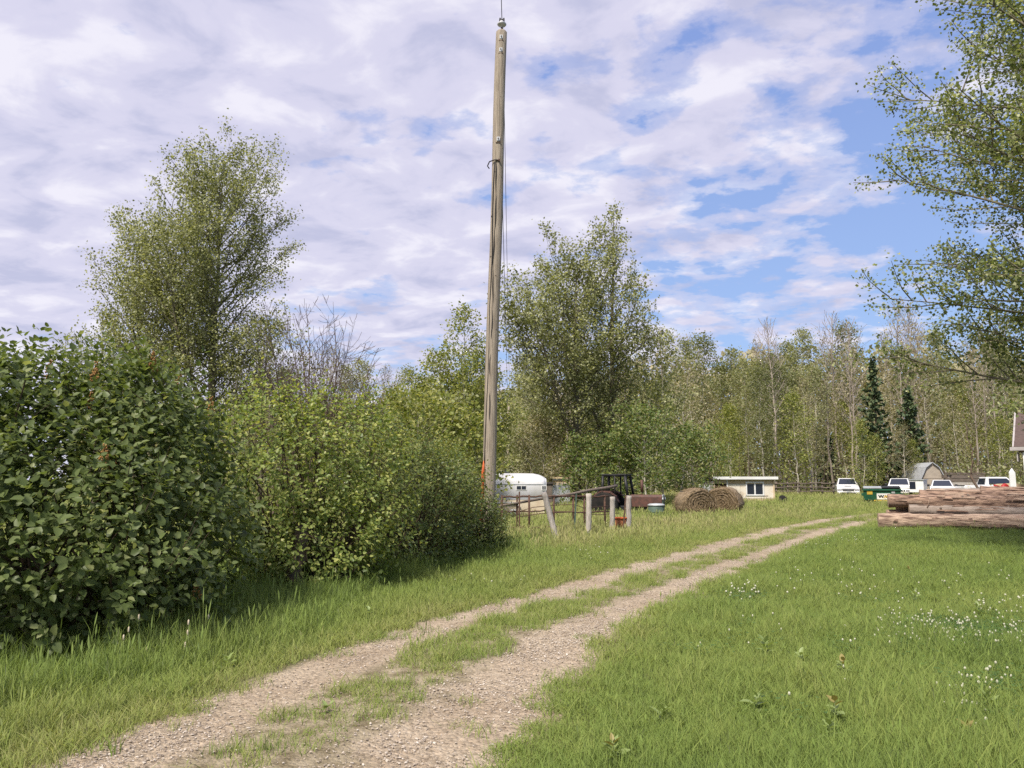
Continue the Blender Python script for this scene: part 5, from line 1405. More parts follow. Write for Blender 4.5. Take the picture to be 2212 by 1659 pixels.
ln, an, ad_ = grow(rng, 9.4, 0.12, [(0.1, 1.8), (0.4, 2.3), (0.7, 1.6), (1, 0.3)], 0.1, 34, 0.5, 1.0, up=0.3, sub=2.2, forks=1, step=0.2)
plant_tree('poplar_tree', 'low leafy poplar at the far left, half hidden behind the lilac bush', 'tree', on_ground(X(205, 33), 33), ln,
           crown_leaves(rng, an, ad_, 9, 0.20, (0.075, 0.13), LEAF_FOLD, 'crown'), M['bark_poplar'], M['leaf_poplar'])
ln, an, ad_ = grow(rng, 8.6, 0.12, [(0.1, 1.6), (0.4, 2.2), (0.7, 1.7), (1, 0.3)], 0.1, 34, 0.5, 1.0, up=0.3, sub=2.2, forks=1, step=0.2)
plant_tree('poplar_tree', 'low leafy poplar at the right foot of the tallest poplar, next to the bare brush', 'tree', on_ground(X(560, 32), 32), ln,
           crown_leaves(rng, an, ad_, 9, 0.20, (0.075, 0.13), LEAF_FOLD, 'crown'), M['bark_poplar'], M['leaf_poplar'])

# ------------------------------------------------------------------ bare brush
def bare_brush(label, x, Y, H, spread, nst, seed, group='bare grey-brown brush'):
    rs = np.random.default_rng(seed)
    lines = []
    for i in range(nst):
        az = rs.uniform(0, 6.28); out_ = spread * rs.uniform(0.1, 1)
        d = np.array([math.cos(az) * out_ / H * 1.15, math.sin(az) * out_ / H * 1.15, 1])
        h = H * rs.uniform(0.8, 1.15) * (1 - 0.25 * out_ / spread)
        p = np.array([math.cos(az) * 0.5 * rs.uniform(), math.sin(az) * 0.5 * rs.uniform(), -0.1])
        st = limb(rs, p, d, h, 10, 0.1, 0.07)
        r_ = rs.uniform(0.03, 0.06)
        lines.append((st, r_ * (1 - 0.88 * np.linspace(0, 1, 10)), 5))
        for k in range(12):
            v = rs.uniform(0.25, 0.95); q = at_curve(st, v)
            sd = norm(norm(at_curve(st, min(1, v + .05)) - q) * 0.9 + rs.normal(0, 0.42, 3))
            sl = h * (1.1 - v) * 0.5
            sb = limb(rs, q, sd, sl, 5, 0.35, 0.12)
            lines.append((sb, np.maximum(r_ * 0.42 * (1 - v * 0.6) * (1 - 0.8 * np.linspace(0, 1, 5)), 0.004), 4))
            for j in range(3):
                v2 = rs.uniform(0.3, 0.95); q2 = at_curve(sb, v2)
                s2 = limb(rs, q2, norm(sd + rs.normal(0, 0.5, 3)), sl * 0.45, 4, 0.3, 0.12)
                lines.append((s2, np.full(4, 0.007), 3))
    o = thing('bare_shrub', label, 'shrub', on_ground(X(x, Y), Y), 0, group)
    link_mesh('stems', np_mesh('stems', *np_tubes(lines[::1]), True), M['bark_brown'], o)
    return o
bare_brush('large leafless shrub of upright brown stems right of the tallest poplar', 672, 30, 8.9, 2.2, 18, 31)
bare_brush('lower leafless shrub spreading right of the large bare one', 735, 31, 7.4, 1.9, 14, 32)
bare_brush('thin leafless shrub in the gap between the bare shrubs and the tall pole', 872, 48, 8.0, 1.6, 8, 33)
bare_brush('leafless stems under the tallest poplar, left of the large bare shrub', 610, 31, 6.0, 1.3, 8, 34)

# ------------------------------------------------------------------ young poplars behind the tall pole
for (lab, x, Y, H, rch, sd) in (('slender young green poplar rising just left of the tall pole', 1003, 42, 11.2, 1.8, 41),
                               ('bushy young green poplar left of the slender one by the pole', 950, 43, 8.9, 2.1, 42),
                               ('broad low young poplar furthest left of its group, behind the hedge', 905, 45, 7.2, 2.2, 44),
                               ('low young poplar directly behind the tall pole', 1040, 44, 9.2, 1.8, 43)):
    rng = np.random.default_rng(sd)
    ln, an, ad_ = grow(rng, H, 0.09, [(0.05, rch * .9), (0.4, rch * 1.15), (0.7, rch * .7), (0.9, rch * .3), (1, 0.15)], 0.08, 40, 0.45, 0.95, up=0.3, sub=2.6, step=0.19)
    plant_tree('young_poplar', lab, 'tree', on_ground(X(x, Y), Y), ln, crown_leaves(rng, an, ad_, 14, 0.24, (0.10, 0.17), LEAF_FOLD, 'crown'), M['bark_aspen'], M['leaf_young'], 'young poplars behind the tall pole')

# ------------------------------------------------------------------ poplar pair in the middle
rng = np.random.default_rng(51)
ln, an, ad_ = grow(rng, 18.3, 0.30, [(0.12, 2.0), (0.3, 3.6), (0.45, 4.6), (0.6, 4.3), (0.8, 3.0), (0.95, 1.6), (1, 0.5)], 0.2, 62, 0.25, 1.1, up=0.45, sub=1.9, forks=2, step=0.2, wander=0.04, tip=0.97)
plant_tree('poplar_tree', 'left tree of the tall poplar pair behind the tractor, rounded top and long left limbs', 'tree', on_ground(X(1247, 48), 48), ln,
           crown_leaves(rng, an, ad_, 5, 0.2, (0.12, 0.20), LEAF_FOLD, 'crown'), M['bark_poplar'], M['leaf_poplar'])
rng = np.random.default_rng(52)
ln, an, ad_ = grow(rng, 19.4, 0.27, [(0.12, 1.8), (0.3, 3.4), (0.5, 3.7), (0.65, 2.9), (0.8, 1.6), (0.92, 0.7), (1, 0.25)], 0.2, 62, 0.2, 1.05, up=0.4, sub=2.0, forks=1, step=0.2, wander=0.03, lean=(0.5, 0))
plant_tree('poplar_tree', 'right tree of the tall poplar pair behind the tractor, with a pointed top', 'tree', on_ground(X(1318, 48.5), 48.5), ln,
           crown_leaves(rng, an, ad_, 5, 0.2, (0.12, 0.20), LEAF_FOLD, 'crown'), M['bark_poplar'], M['leaf_poplar'])
for (lab, x, Y, H, rch, sd, mm) in (('bright green bushy sapling behind the tractor exhaust stack', 1395, 45, 6.2, 2.0, 61, 'leaf_bright'),
                                ('bright green bushy sapling behind the tractor cab', 1345, 46, 4.6, 1.6, 62, 'leaf_bright'),
                                ('tall leafy poplar on the right flank of the poplar pair', 1430, 50, 11.5, 2.3, 63, 'leaf_poplar'),
                                ('green sapling behind the hay bales, at the left end of the coop', 1495, 48, 5.2, 1.9, 64, 'leaf_bright'),
                                ('leafy sapling between the tin shed and the tractor', 1268, 46, 4.4, 1.5, 65, 'leaf_bright'),
                                ('leafy young poplar left of the poplar pair, over the horse trailer', 1150, 52, 9.0, 2.2, 66, 'leaf_olive'),
                                ('pale leaved sapling behind the white horse trailer roof', 1172, 48, 5.6, 1.5, 67, 'leaf_pale'),
                                ('leafy young poplar between the trunks of the poplar pair', 1290, 52, 10.5, 2.4, 68, 'leaf_poplar'),
                                ('bushy sapling just left of the tall pole, rising over the low end of the hedge', 1010, 31, 4.6, 1.5, 91, 'leaf_young'),
                                ('bushy sapling over the hedge, the furthest left of three beside the tall pole', 905, 30, 5.2, 1.7, 92, 'leaf_young'),
                                ('rounded sapling over the hedge between its two neighbours left of the pole', 960, 33, 5.6, 1.6, 93, 'leaf_poplar'),
                                ('leafy olive sapling right of the slim transformer pole', 1118, 55, 6.5, 1.7, 69, 'leaf_olive')):
    rng = np.random.default_rng(sd)
    ln, an, ad_ = grow(rng, H, 0.07, [(0.02, rch * .8), (0.4, rch * 1.1), (0.7, rch * .8), (0.9, rch * .4), (1, 0.15)], 0.06, 36, 0.35, 0.95, up=0.3, sub=2.6, step=0.2)
    plant_tree('sapling', lab, 'tree', on_ground(X(x, Y), Y), ln, crown_leaves(rng, an, ad_, 8, 0.23, (0.12, 0.2), LEAF_FOLD, 'crown'), M['bark_aspen'], M[mm], 'leafy saplings round the poplar pair')

# ------------------------------------------------------------------ the near tree on the right
rng = np.random.default_rng(71)
ln, an, ad_ = grow(rng, 17.5, 0.30, [(0.1, 4.3), (0.2, 5.5), (0.35, 5.8), (0.5, 5.3), (0.7, 4.2), (0.85, 2.8), (1, 0.5)], 0.125, 150, -0.08, 0.95, up=0.42, sub=3.2, sublen=0.36, step=0.11, wander=0.04, forks=0)
plant_tree('poplar_tree', 'large near poplar whose leafy limbs reach in from the right edge of the photo', 'tree', on_ground(15.1, 15.4), ln,
           crown_leaves(rng, an, ad_, 9, 0.12, (0.06, 0.10), LEAF_KITE, 'crown', cull=lambda p: (p[:, 0] < 1.5) | (rng.uniform(size=len(p)) < 0.3)), M['bark_poplar'], M['leaf_poplar_grey'])
rng = np.random.default_rng(72)
ln, an, ad_ = grow(rng, 6.2, 0.10, [(0.05, 0.9), (0.4, 1.0), (0.7, 0.9), (1, 0.3)], 0.1, 20, 0.3, 0.9, up=0.3, sub=2.0, step=0.3, wander=0.10, lean=(-0.4, 0))
plant_tree('crooked_tree', 'small crooked thin tree behind the log pile, right of the timber rack', 'tree', on_ground(X(2118, 48), 48), ln,
           crown_leaves(rng, an, ad_, 1, 0.12, (0.10, 0.16), LEAF_FOLD, 'crown'), M['bark_brown'], M['leaf_poplar'])

# ------------------------------------------------------------------ hedge shrubs
def bush(name, label, lobes, n_sh, per_shoot, lsize, lm, seed, leaf_parts=300, shoot_len=(0.22, 0.45), group=None, seed_heads=0, base=None, stems=16, inner=0.35, shoot_up=0.7, hollow=0.70):
    rs = np.random.default_rng(seed)
    lobes = np.array(lobes, float)
    base = np.array(base if base is not None else [lobes[:, 0].mean(), lobes[:, 1].mean()])
    org = np.array([base[0], base[1], th(*base)])
    o = thing(name, label, 'shrub', org, 0, group)
    area = lobes[:, 3] * lobes[:, 5] + lobes[:, 4] * lobes[:, 5] + lobes[:, 3] * lobes[:, 4]
    which = rs.choice(len(lobes), n_sh, p=area / area.sum())
    u = norm(rs.normal(size=(n_sh, 3)))
    lb = lobes[which]
    bump = hollow + (1.12 - hollow) * vnoise(u[:, 0] * 3 + lb[:, 0], u[:, 2] * 3 + u[:, 1] * 2, 1.3, seed) + 0.22 * vnoise(u[:, 0] * 3 - u[:, 1], u[:, 2] * 3 + u[:, 1] * 2, 2.9, seed + 1)
    depth_ = np.where(rs.uniform(size=n_sh) < inner, rs.uniform(0.35, 0.9, n_sh), rs.uniform(0.9, 1.04, n_sh)) * bump
    p = lb[:, :3] + u * lb[:, 3:6] * depth_[:, None]
    outw = norm(u / lb[:, 3:6])
    inside = np.zeros(n_sh, bool)
    for k in range(len(lobes)):
        q = ((p - lobes[k, :3]) / lobes[k, 3:6]); inside |= ((q ** 2).sum(1) < 0.62 ** 2) & (which != k)
    cam_v = norm(np.array([0, 0, 1.75]) - p)
    facing = (outw * cam_v).sum(1)
    ok = ~inside & (p[:, 2] > 0.16) & ((facing > -0.35) | (rs.uniform(size=n_sh) < 0.45))
    p, outw, depth_, facing = p[ok], outw[ok], depth_[ok], facing[ok]
    n = len(p)
    sdir = norm(outw * 0.75 + UP * shoot_up + rs.normal(0, 0.28, (n, 3)))
    sl = rs.uniform(*shoot_len, n) * np.where(rs.uniform(size=n) < 0.12, 1.7, 1.0)
    # opposite leaves, each pair turned by 90 degrees, then a terminal pair
    pos, axs, fac, siz, owner = [], [], [], [], []
    e1 = norm(np.cross(sdir, rs.normal(size=(n, 3)))); e2 = np.cross(sdir, e1)
    for j in range(per_shoot):
        f_ = (j + 0.3) / per_shoot
        e = e1 if j % 2 == 0 else e2
        for s_ in (-1, 1):
            ax_ = norm(e * s_ * (1.0 - 0.35 * f_) + sdir * (0.35 + 0.5 * f_) + UP * (-0.22 + 0.3 * f_) + outw * 0.2 + rs.normal(0, 0.16, (n, 3)))
            pos.append(p + sdir * (sl * f_)[:, None] + ax_ * 0.02)
            axs.append(ax_); fac.append(norm(sdir * 0.8 + UP * 0.5 + outw * 0.35 + rs.normal(0, 0.22, (n, 3))))
            siz.append(rs.uniform(*lsize, n) * (1.05 - 0.45 * f_)); owner.append(np.arange(n))
    pos, axs, fac, siz, owner = np.concatenate(pos), np.concatenate(axs), np.concatenate(fac), np.concatenate(siz), np.concatenate(owner)
    keep = rs.uniform(size=len(pos)) < 0.9
    pos, axs, fac, siz, owner = pos[keep], axs[keep], fac[keep], siz[keep], owner[keep]
    z = norm(fac - axs * (fac * axs).sum(1, keepdims=True)); x = np.cross(axs, z)
    fr = np.stack([x, axs, z], 1)
    # those one can make out singly: outermost, turned to the viewer, nearest
    dist = np.linalg.norm(pos - np.array([0, 0, 1.75]), axis=1)
    infr = (np.abs(pos[:, 0] / pos[:, 1]) < 0.66)
    score = siz / dist * (0.25 + np.clip(facing[owner], 0, 1)) * np.where(depth_[owner] > 0.98, 1, 0.35) * infr * rs.uniform(0.75, 1.25, len(pos))
    top = np.argsort(-score)[:leaf_parts]
    rest = np.ones(len(pos), bool); rest[top] = False
    pl = pos - org
    if leaf_parts:
        tv, tf = LEAF_OVATE
        lme = np_mesh('leaf', tv, tf); lme.materials.append(lm)
        for i in top:
            lf = bpy.data.objects.new('leaf', lme); COL.objects.link(lf); lf.parent = o
            m4 = Matrix(np.vstack([np.hstack([(fr[i].T * siz[i]), pl[i][:, None]]), [0, 0, 0, 1]]).tolist())
            lf.matrix_local = m4
    fol = link_mesh('foliage', leaves_mesh('foliage', pl[rest], fr[rest], siz[rest], LEAF_OVATE), lm, o)
    tag(fol, kind='stuff')
    lines = []
    pick = rs.choice(n, min(n, stems * 7), replace=False)
    for k in range(stems):
        a_ = rs.uniform(0, 6.28)
        lbk = lobes[rs.integers(len(lobes))]
        s0 = np.array([lbk[0] + lbk[3] * 0.3 * rs.normal(), lbk[1] + lbk[4] * 0.3 * rs.normal(), 0.0]) - np.array([org[0], org[1], 0])
        for i in pick[k * 7:(k + 1) * 7]:
            e_ = pl[i]
            mid_ = s0 * 0.5 + e_ * 0.5 + np.array([0, 0, -0.25]) + rs.normal(0, 0.10, 3)
            tt = np.linspace(0, 1, 7)[:, None]
            lines.append(((1 - tt) ** 2 * s0 + 2 * tt * (1 - tt) * mid_ + tt ** 2 * e_, np.linspace(0.028, 0.006, 7) * rs.uniform(.7, 1.2), 5))
    for i in rs.choice(n, min(n, 500), replace=False):
        lines.append((np.stack([pl[i] - sdir[i] * 0.12, pl[i] + sdir[i] * sl[i] * 0.5, pl[i] + sdir[i] * sl[i]]), np.array([0.005, 0.004, 0.002]), 3))
    link_mesh('stems', np_mesh('stems', *np_tubes(lines), True), M['stem'], o)
    if seed_heads:
        cand = np.argsort(-(np.where(depth_ > 0.99, 1, 0) * (facing > 0.45) * (np.abs(p[:, 0] / p[:, 1]) < 0.62) * (p[:, 2] < 2.4) * rs.uniform(size=n)))[:seed_heads]
        for i in cand:
            mb = MB()
            c = pl[i] + outw[i] * 0.24 + UP * 0.08
            for q in range(38):
                h = rs.uniform(0, 0.23); r_ = 0.055 * (1 - h / 0.26); a_ = rs.uniform(0, 6.28)
                pt_ = Vector(c + np.array([r_ * math.cos(a_), r_ * math.sin(a_), h]))
                mb.tube([pt_, pt_ + Vector((rs.normal(0, .008), rs.normal(0, .008), 0.02))], [0.010, 0.005], 4)
            tag(mb.build('seed_head', M['seed_head'], o), kind='stuff')
    return o
M['seed_head'] = mat('seed_head', (0.36, 0.19, 0.06), (0.24, 0.13, 0.05), rough=0.9, scale=20)
bush('lilac_bush', 'large dark green lilac bush filling the left edge, with brown seed heads', [(-6.4, 9.4, 1.65, 2.5, 2.2, 1.85), (-4.75, 9.5, 1.45, 1.40, 1.5, 1.65), (-5.35, 8.3, 1.05, 1.55, 1.35, 1.45), (-4.5, 8.5, 0.85, 1.25, 1.15, 1.25), (-5.6, 8.8, 2.65, 0.55, 0.5, 0.6), (-6.7, 8.9, 2.75, 0.6, 0.6, 0.6), (-4.35, 9.2, 2.55, 0.45, 0.45, 0.45)],
     8000, 4, (0.065, 0.14), M['leaf_lilac'], 81, seed_heads=16, stems=12, inner=0.40, hollow=0.56)
bush('hedge_shrub', 'yellow-green hedge shrub right of the lilac bush, with a dark stem showing at its foot', [(-3.95, 12.5, 1.45, 1.25, 1.15, 1.60), (-3.15, 13.3, 1.50, 1.25, 1.2, 1.60), (-3.1, 12.5, 0.70, 0.9, 0.8, 0.75)],
     3900, 4, (0.06, 0.10), M['leaf_hedge'], 82, group='shrubs of the hedge left of the pole', inner=0.25)
bush('hedge_shrub', 'darker green hedge shrub in the middle of the hedge, dark stems fanning from its foot', [(-2.45, 15.4, 1.30, 1.15, 1.15, 1.50), (-1.75, 16.4, 1.05, 0.95, 1.0, 1.25)],
     3100, 4, (0.055, 0.09), M['leaf_hedge_dark'], 83, group='shrubs of the hedge left of the pole', inner=0.25)
bush('hedge_shrub', 'low dark shrub at the hedge end, hugging the foot of the tall pole', [(-1.45, 18.0, 0.85, 0.85, 0.8, 1.25), (-0.80, 18.5, 0.45, 0.55, 0.6, 0.70)],
     2000, 4, (0.055, 0.085), M['leaf_hedge_dark'], 84, group='shrubs of the hedge left of the pole', inner=0.25)
bush('hedge_shrub', 'olive shrub standing behind the hedge, just left of the tall pole', [(-2.9, 24, 1.3, 1.6, 1.3, 1.6), (-1.9, 23.5, 1.1, 0.9, 0.9, 1.3)],
     2600, 4, (0.07, 0.11), M['leaf_young'], 85, leaf_parts=0, inner=0.25)
# old trunks in the hedge
for (lab, xb, yb, Y, h, r_) in (('short dark broken trunk under the yellow-green hedge shrub', 640, 1285, 11.9, 1.1, 0.13), ('dark trunk at the foot of the middle of the hedge', 752, 1240, 14.6, 1.2, 0.14)):
    q = at_depth(xb, yb, Y)
    rs = np.random.default_rng(int(xb))
    mb = MB().tube([(rs.normal(0, .02), rs.normal(0, .02), z_) for z_ in np.linspace(-0.1, h, 8)], [r_ * 1.3, r_ * 1.05, r_, r_, r_ * .95, r_ * .9, r_ * .9, r_ * .7], 10)
    o = mb.build('tree_stump', M['bark_brown']); o.location = (q.x, Y, th(q.x, Y)); tag(o, lab, 'stump', 'old trunks in the hedge')

# ------------------------------------------------------------------ the wood beyond the yard
def wood_tree(seed, H, r0, prof, t0, nbr, el0, el1, per, lsz, spread, leafm, barkm, nm, step=0.4, sub=1.5, minr=0.010):
    rs = np.random.default_rng(seed)
    ln, an, ad_ = grow(rs, H, r0, prof, t0, nbr, el0, el1, up=0.35, sub=sub, step=step, wander=0.07, minr=minr, sides=7)
    o = bpy.data.objects.new(nm, None); COL.objects.link(o)
    tl = [ln[0]]
    link_mesh('trunk', np_mesh('trunk', *np_tubes(tl), True), barkm, o)
    link_mesh('branches', np_mesh('branches', *np_tubes(ln[1:]), True), barkm, o)
    if per:
        k = rs.uniform(size=len(an)) < min(1, per)
        link_mesh('crown', crown_leaves(rs, an[k], ad_[k], max(1, int(round(per))), spread, lsz, LEAF_FOLD, 'crown'), leafm, o)
    return o
PR_A = [(0.25, 0.8), (0.45, 1.5), (0.7, 1.5), (0.9, 0.9), (1, 0.3)]
PR_B = [(0.05, 1.2), (0.3, 1.7), (0.6, 1.4), (0.9, 0.6), (1, 0.2)]
PROTO = {
 'leafy': [wood_tree(101 + i, 15, 0.13, PR_A, 0.22, 38, 0.5, 1.0, 16, (0.13, 0.25), 0.34, M['leaf_olive'], M['bark_aspen'], 'aspen_tree') for i in range(4)],
 'green': [wood_tree(111 + i, 11, 0.09, PR_B, 0.06, 36, 0.4, 0.9, 14, (0.13, 0.25), 0.34, M['leaf_young'], M['bark_aspen'], 'aspen_tree') for i in range(3)],
 'bare': [wood_tree(121 + i, 17, 0.14, PR_A, 0.35, 40, 0.6, 1.1, 0.8 if i else 0, (0.14, 0.24), 0.3, M['leaf_pale'], M['bark_bare'], 'bare_aspen', step=0.5, sub=2.4, minr=0.018) for i in range(4)],
 'pale': [wood_tree(131 + i, 13, 0.13, PR_B, 0.15, 32, 0.45, 0.95, 10, (0.12, 0.22), 0.32, M['leaf_pale'], M['bark_aspen'], 'aspen_tree') for i in range(3)],
}
WHERE = [(-9e9, 640, 'behind the tall poplars on the left'), (640, 860, 'behind the bare brown brush'), (860, 1075, 'between the bare brush and the tall pole'),
         (1075, 1200, 'behind the slim transformer pole'), (1200, 1460, 'behind the poplar pair'), (1460, 1620, 'behind the hay bales and coop doorway'),
         (1620, 1780, 'behind the coop window end and rail fence'), (1780, 1890, 'behind the white pickup with the hood scoop'), (1890, 1965, 'behind the off-road wagon and dumpster'),
         (1965, 2060, 'behind the gambrel shed'), (2060, 2150, 'behind the timber rack'), (2150, 9e9, 'behind the grey house at the right edge')]
WHAT = {'leafy': 'olive-leaved slender aspen of the wood', 'green': 'light green young aspen of the wood', 'bare': 'nearly leafless twiggy grey aspen of the wood', 'pale': 'pale-leaved sparse aspen of the wood'}
GRP = {'leafy': 'olive-leaved aspens', 'green': 'young green aspens', 'bare': 'leafless aspens', 'pale': 'pale-leaved aspens'}
used = set()
rw = np.random.default_rng(6)
nwood = 0
def place_wood(kind, X_, Y_, s_, label=None):
    global nwood
    k = int(rw.integers(len(PROTO[kind])))
    p_ = PROTO[kind][k]
    o = p_ if (kind, k) not in used else copy_tree(p_, None)
    used.add((kind, k))
    o.location = (X_, Y_, th(X_, Y_)); o.rotation_euler = (rw.normal(0, .025), rw.normal(0, .025), rw.uniform(0, 6.28)); o.scale = (s_ * rw.uniform(0.9, 1.15), s_ * rw.uniform(0.9, 1.15), s_)
    xi = (512 + F * X_ / Y_) / SPX
    wh = next(w_ for a_, b_, w_ in WHERE if a_ <= xi < b_)
    tag(o, label or WHAT[kind] + ' ' + wh, 'tree', None if label else GRP[kind] + ' ' + wh)
    if label and 'group' in o: del o['group']
    nwood += 1
for Yr, sp_ in ((69, 2.9), (74, 2.6), (80, 2.6), (87, 2.7), (95, 2.9)):
    x0_, x1_ = X(480, Yr), X(2330, Yr)
    for i in range(int((x1_ - x0_) / sp_)):
        Xw = x0_ + (i + rw.uniform(0.1, 0.9)) * sp_; Yw = Yr + rw.uniform(-2.4, 2.4)
        xi = (512 + F * Xw / Yw) / SPX
        if 1560 < xi < 1780 and Yw < 67: continue
        if 1780 < xi < 2120 and Yw < 74: continue
        u = rw.uniform()
        r_side = np.clip((xi - 1650) / 300, 0, 1)
        pb, pp = 0.15 + 0.20 * r_side + 0.12 * (xi < 900), 0.22
        pg = (0.36 - 0.10 * r_side) * (1.15 if Yw < 82 else 0.4)
        kind = 'bare' if u < pb else 'pale' if u < pb + pp else 'green' if u < pb + pp + pg else 'leafy'
        top = np.interp(xi, [300, 700, 1050, 1200, 1480, 1700, 1900, 2050, 2300], [11.5, 13.8, 14.0, 15.0, 16.2, 17.2, 18.4, 17.3, 16.2]) * Yw / 78
        hs = {'leafy': 15, 'green': 11, 'bare': 17, 'pale': 13}[kind]
        f_ = {'leafy': rw.uniform(0.70, 0.95), 'green': rw.uniform(0.40, 0.75), 'bare': rw.uniform(0.9, 1.12), 'pale': rw.uniform(0.5, 0.85)}[kind]
        place_wood(kind, Xw, Yw, top * f_ / hs)
# a few that stand out
place_wood('bare', X(1846, 74), 74, 0.86, 'tall pale-trunked aspen leaning a little, beside the white pickup with the hood scoop')
place_wood('pale', X(1475, 58), 58, 0.80, 'slim white-trunked aspen standing alone right of the poplar pair')
place_wood('pale', X(1955, 70), 70, 0.50, 'small pale-flowering tree between the dark spruces and the wagon')
place_wood('pale', X(2075, 72), 72, 0.72, 'broad pale-flowering tree rising right behind the gambrel shed roof')
place_wood('green', X(1868, 69), 69, 0.62, 'light green bushy aspen directly behind the dumpster and pickup')
place_wood('green', X(1893, 70), 70, 0.50, 'low green aspen in front of the taller dark spruce')
place_wood('green', X(1976, 71), 71, 0.46, 'low green aspen between the gambrel shed and the lower spruce')
def spruce(label, x, Y, H, rb, seed):
    rs = np.random.default_rng(seed)
    o = thing('spruce_tree', label, 'tree', on_ground(X(x, Y), Y), 0, 'dark spruces at the wood edge')
    lines = [(np.array([[0, 0, -0.2], [0.05, 0, H * .5], [0, 0, H]]), np.array([0.16, 0.09, 0.01]), 7)]
    pos, axs = [], []
    for i in range(80):
        t_ = (i / 80) ** 0.9; z_ = H * (0.05 + 0.94 * t_)
        rr = rb * (1 - t_) ** 0.95 * rs.uniform(0.45, 1.25) + 0.08
        a_ = i * 2.399 + rs.normal(0, 0.3)
        d = np.array([math.cos(a_), math.sin(a_), -0.28 + 0.5 * t_])
        br = limb(rs, np.array([0, 0, z_]), d, rr, 5, 0.35, 0.05)
        lines.append((br, np.linspace(0.03, 0.008, 5), 3))
        m_ = int(8 + rr * 36)
        v = rs.uniform(0.1, 1, m_)
        q = np.array([at_curve(br, vv) for vv in v])
        pos.append(q + rs.normal(0, 0.05, (m_, 3)) * np.array([1, 1, 0.5]))
        axs.append(norm(d[None] * 0.6 + rs.normal(0, 0.5, (m_, 3)) + np.array([0, 0, -0.35])))
    pos, axs = np.concatenate(pos), np.concatenate(axs)
    fr = leaf_frames(rs, len(pos), axs, np.array([0, -0.3, 0.8]) + 0 * axs, 0.2, 0.5)
    link_mesh('trunk', np_mesh('trunk', *np_tubes(lines), True), M['bark_brown'], o)
    link_mesh('crown', leaves_mesh('crown', pos, fr, rs.uniform(0.22, 0.42, len(pos)), LEAF_KITE), M['needle'], o)
spruce('taller dark conical spruce behind the wagon, left of the gambrel shed', 1899, 72, 13.4, 2.3, 1)
spruce('lower dark spruce right behind the roof of the gambrel shed', 1972, 73, 10.4, 2.4, 2)
spruce('small dark spruce in the wood left of the white pickup', 1795, 82, 6.0, 1.5, 3)

# thicket at the foot of the wood and the deep wood behind, which read as masses
n = 44000
ux = rw.uniform(X(380, 70), X(2400, 70) * 1.25, n); uy = 66 + 36 * rw.uniform(size=n) ** 1.4
uz = terrain(ux, uy) + 4.2 * rw.uniform(size=n) ** 1.5 * (0.4 + vnoise(ux, uy, 0.3, 21))
kp = ~((uy < 70) & (ux > X(1660, 66)) & (ux < X(2120, 66)))
P_ = np.stack([ux, uy, uz], 1)[kp]
fr = leaf_frames(rw, len(P_), rw.normal(size=(len(P_), 3)), np.array([0, -0.3, 0.8]) + np.zeros((len(P_), 3)), 0.3, 0.8)
und = link_mesh('undergrowth', leaves_mesh('undergrowth', P_, fr, rw.uniform(0.12, 0.34, len(P_)), LEAF_FOLD), M['leaf_olive'])
tag(und, 'tangled brush and young growth along the foot of the wood', 'undergrowth', kind='stuff')
lines = []
for i in range(1700):
    xx = rw.uniform(X(420, 70), X(2350, 72)); yy = 69 + 30 * rw.uniform() ** 1.3
    if yy < 70 and X(1660, 66) < xx < X(2120, 66): continue
    h = rw.uniform(1.5, 6.5)
    lines.append((limb(rw, np.array([xx, yy, th(xx, yy)]), np.array([rw.normal(0, .22), rw.normal(0, .22), 1]), h, 5, 0.1, 0.06), np.linspace(rw.uniform(0.02, 0.05), 0.008, 5), 3))
tk = link_mesh('thicket', np_mesh('thicket', *np_tubes(lines), True), M['bark_brown'])
tag(tk, 'thin brown leafless stems crowded between the trunks of the wood', 'thicket', kind='stuff')
n = 95000
ux = rw.uniform(-60, 105, n); uy = rw.uniform(104, 122, n)
tp_ = np.interp((512 + F * ux / uy) / SPX, [300, 1050, 1480, 1900, 2300], [11, 12.5, 18, 20, 19]) * (0.75 + 0.4 * vnoise(ux, uy, 0.22, 33))
uz = terrain(ux, uy) + tp_ * rw.uniform(size=n)
P_ = np.stack([ux, uy, uz], 1)
fr = leaf_frames(rw, n, rw.normal(size=(n, 3)), np.array([0, -0.3, 0.8]) + np.zeros((n, 3)), 0.3, 0.8)
dw = link_mesh('woods', leaves_mesh('woods', P_, fr, rw.uniform(0.45, 0.95, n), LEAF_FOLD), M['leaf_pale'])
tag(dw, 'deep part of the wood seen as a mass behind the nearer trees', 'woods', kind='stuff')
print('wood trees', nwood)

# ================================================================== small plants
M['clover_white'] = mat('clover_white', (0.58, 0.57, 0.48), (0.36, 0.36, 0.22), rough=0.9, scale=60)
M['stalk_green'] = mat('stalk_green', (0.20, 0.24, 0.09), (0.14, 0.18, 0.06), rough=0.8)
M['stalk_head'] = mat('stalk_head', (0.62, 0.54, 0.40), (0.46, 0.38, 0.26), rough=0.9, scale=40)
M['weed_leaf'] = leaf_mat('weed_leaf', [(0.0, (0.19, 0.27, 0.08)), (1.0, (0.32, 0.38, 0.15))], trans=0.35, rough=0.45)
M['weed_red'] = leaf_mat('weed_red', [(0.0, (0.22, 0.19, 0.06)), (1.0, (0.33, 0.27, 0.10))], trans=0.3, rough=0.5)
M['clover_leaf'] = leaf_mat('clover_leaf', [(0.0, (0.055, 0.12, 0.03)), (1.0, (0.11, 0.19, 0.05))], trans=0.3, rough=0.5)
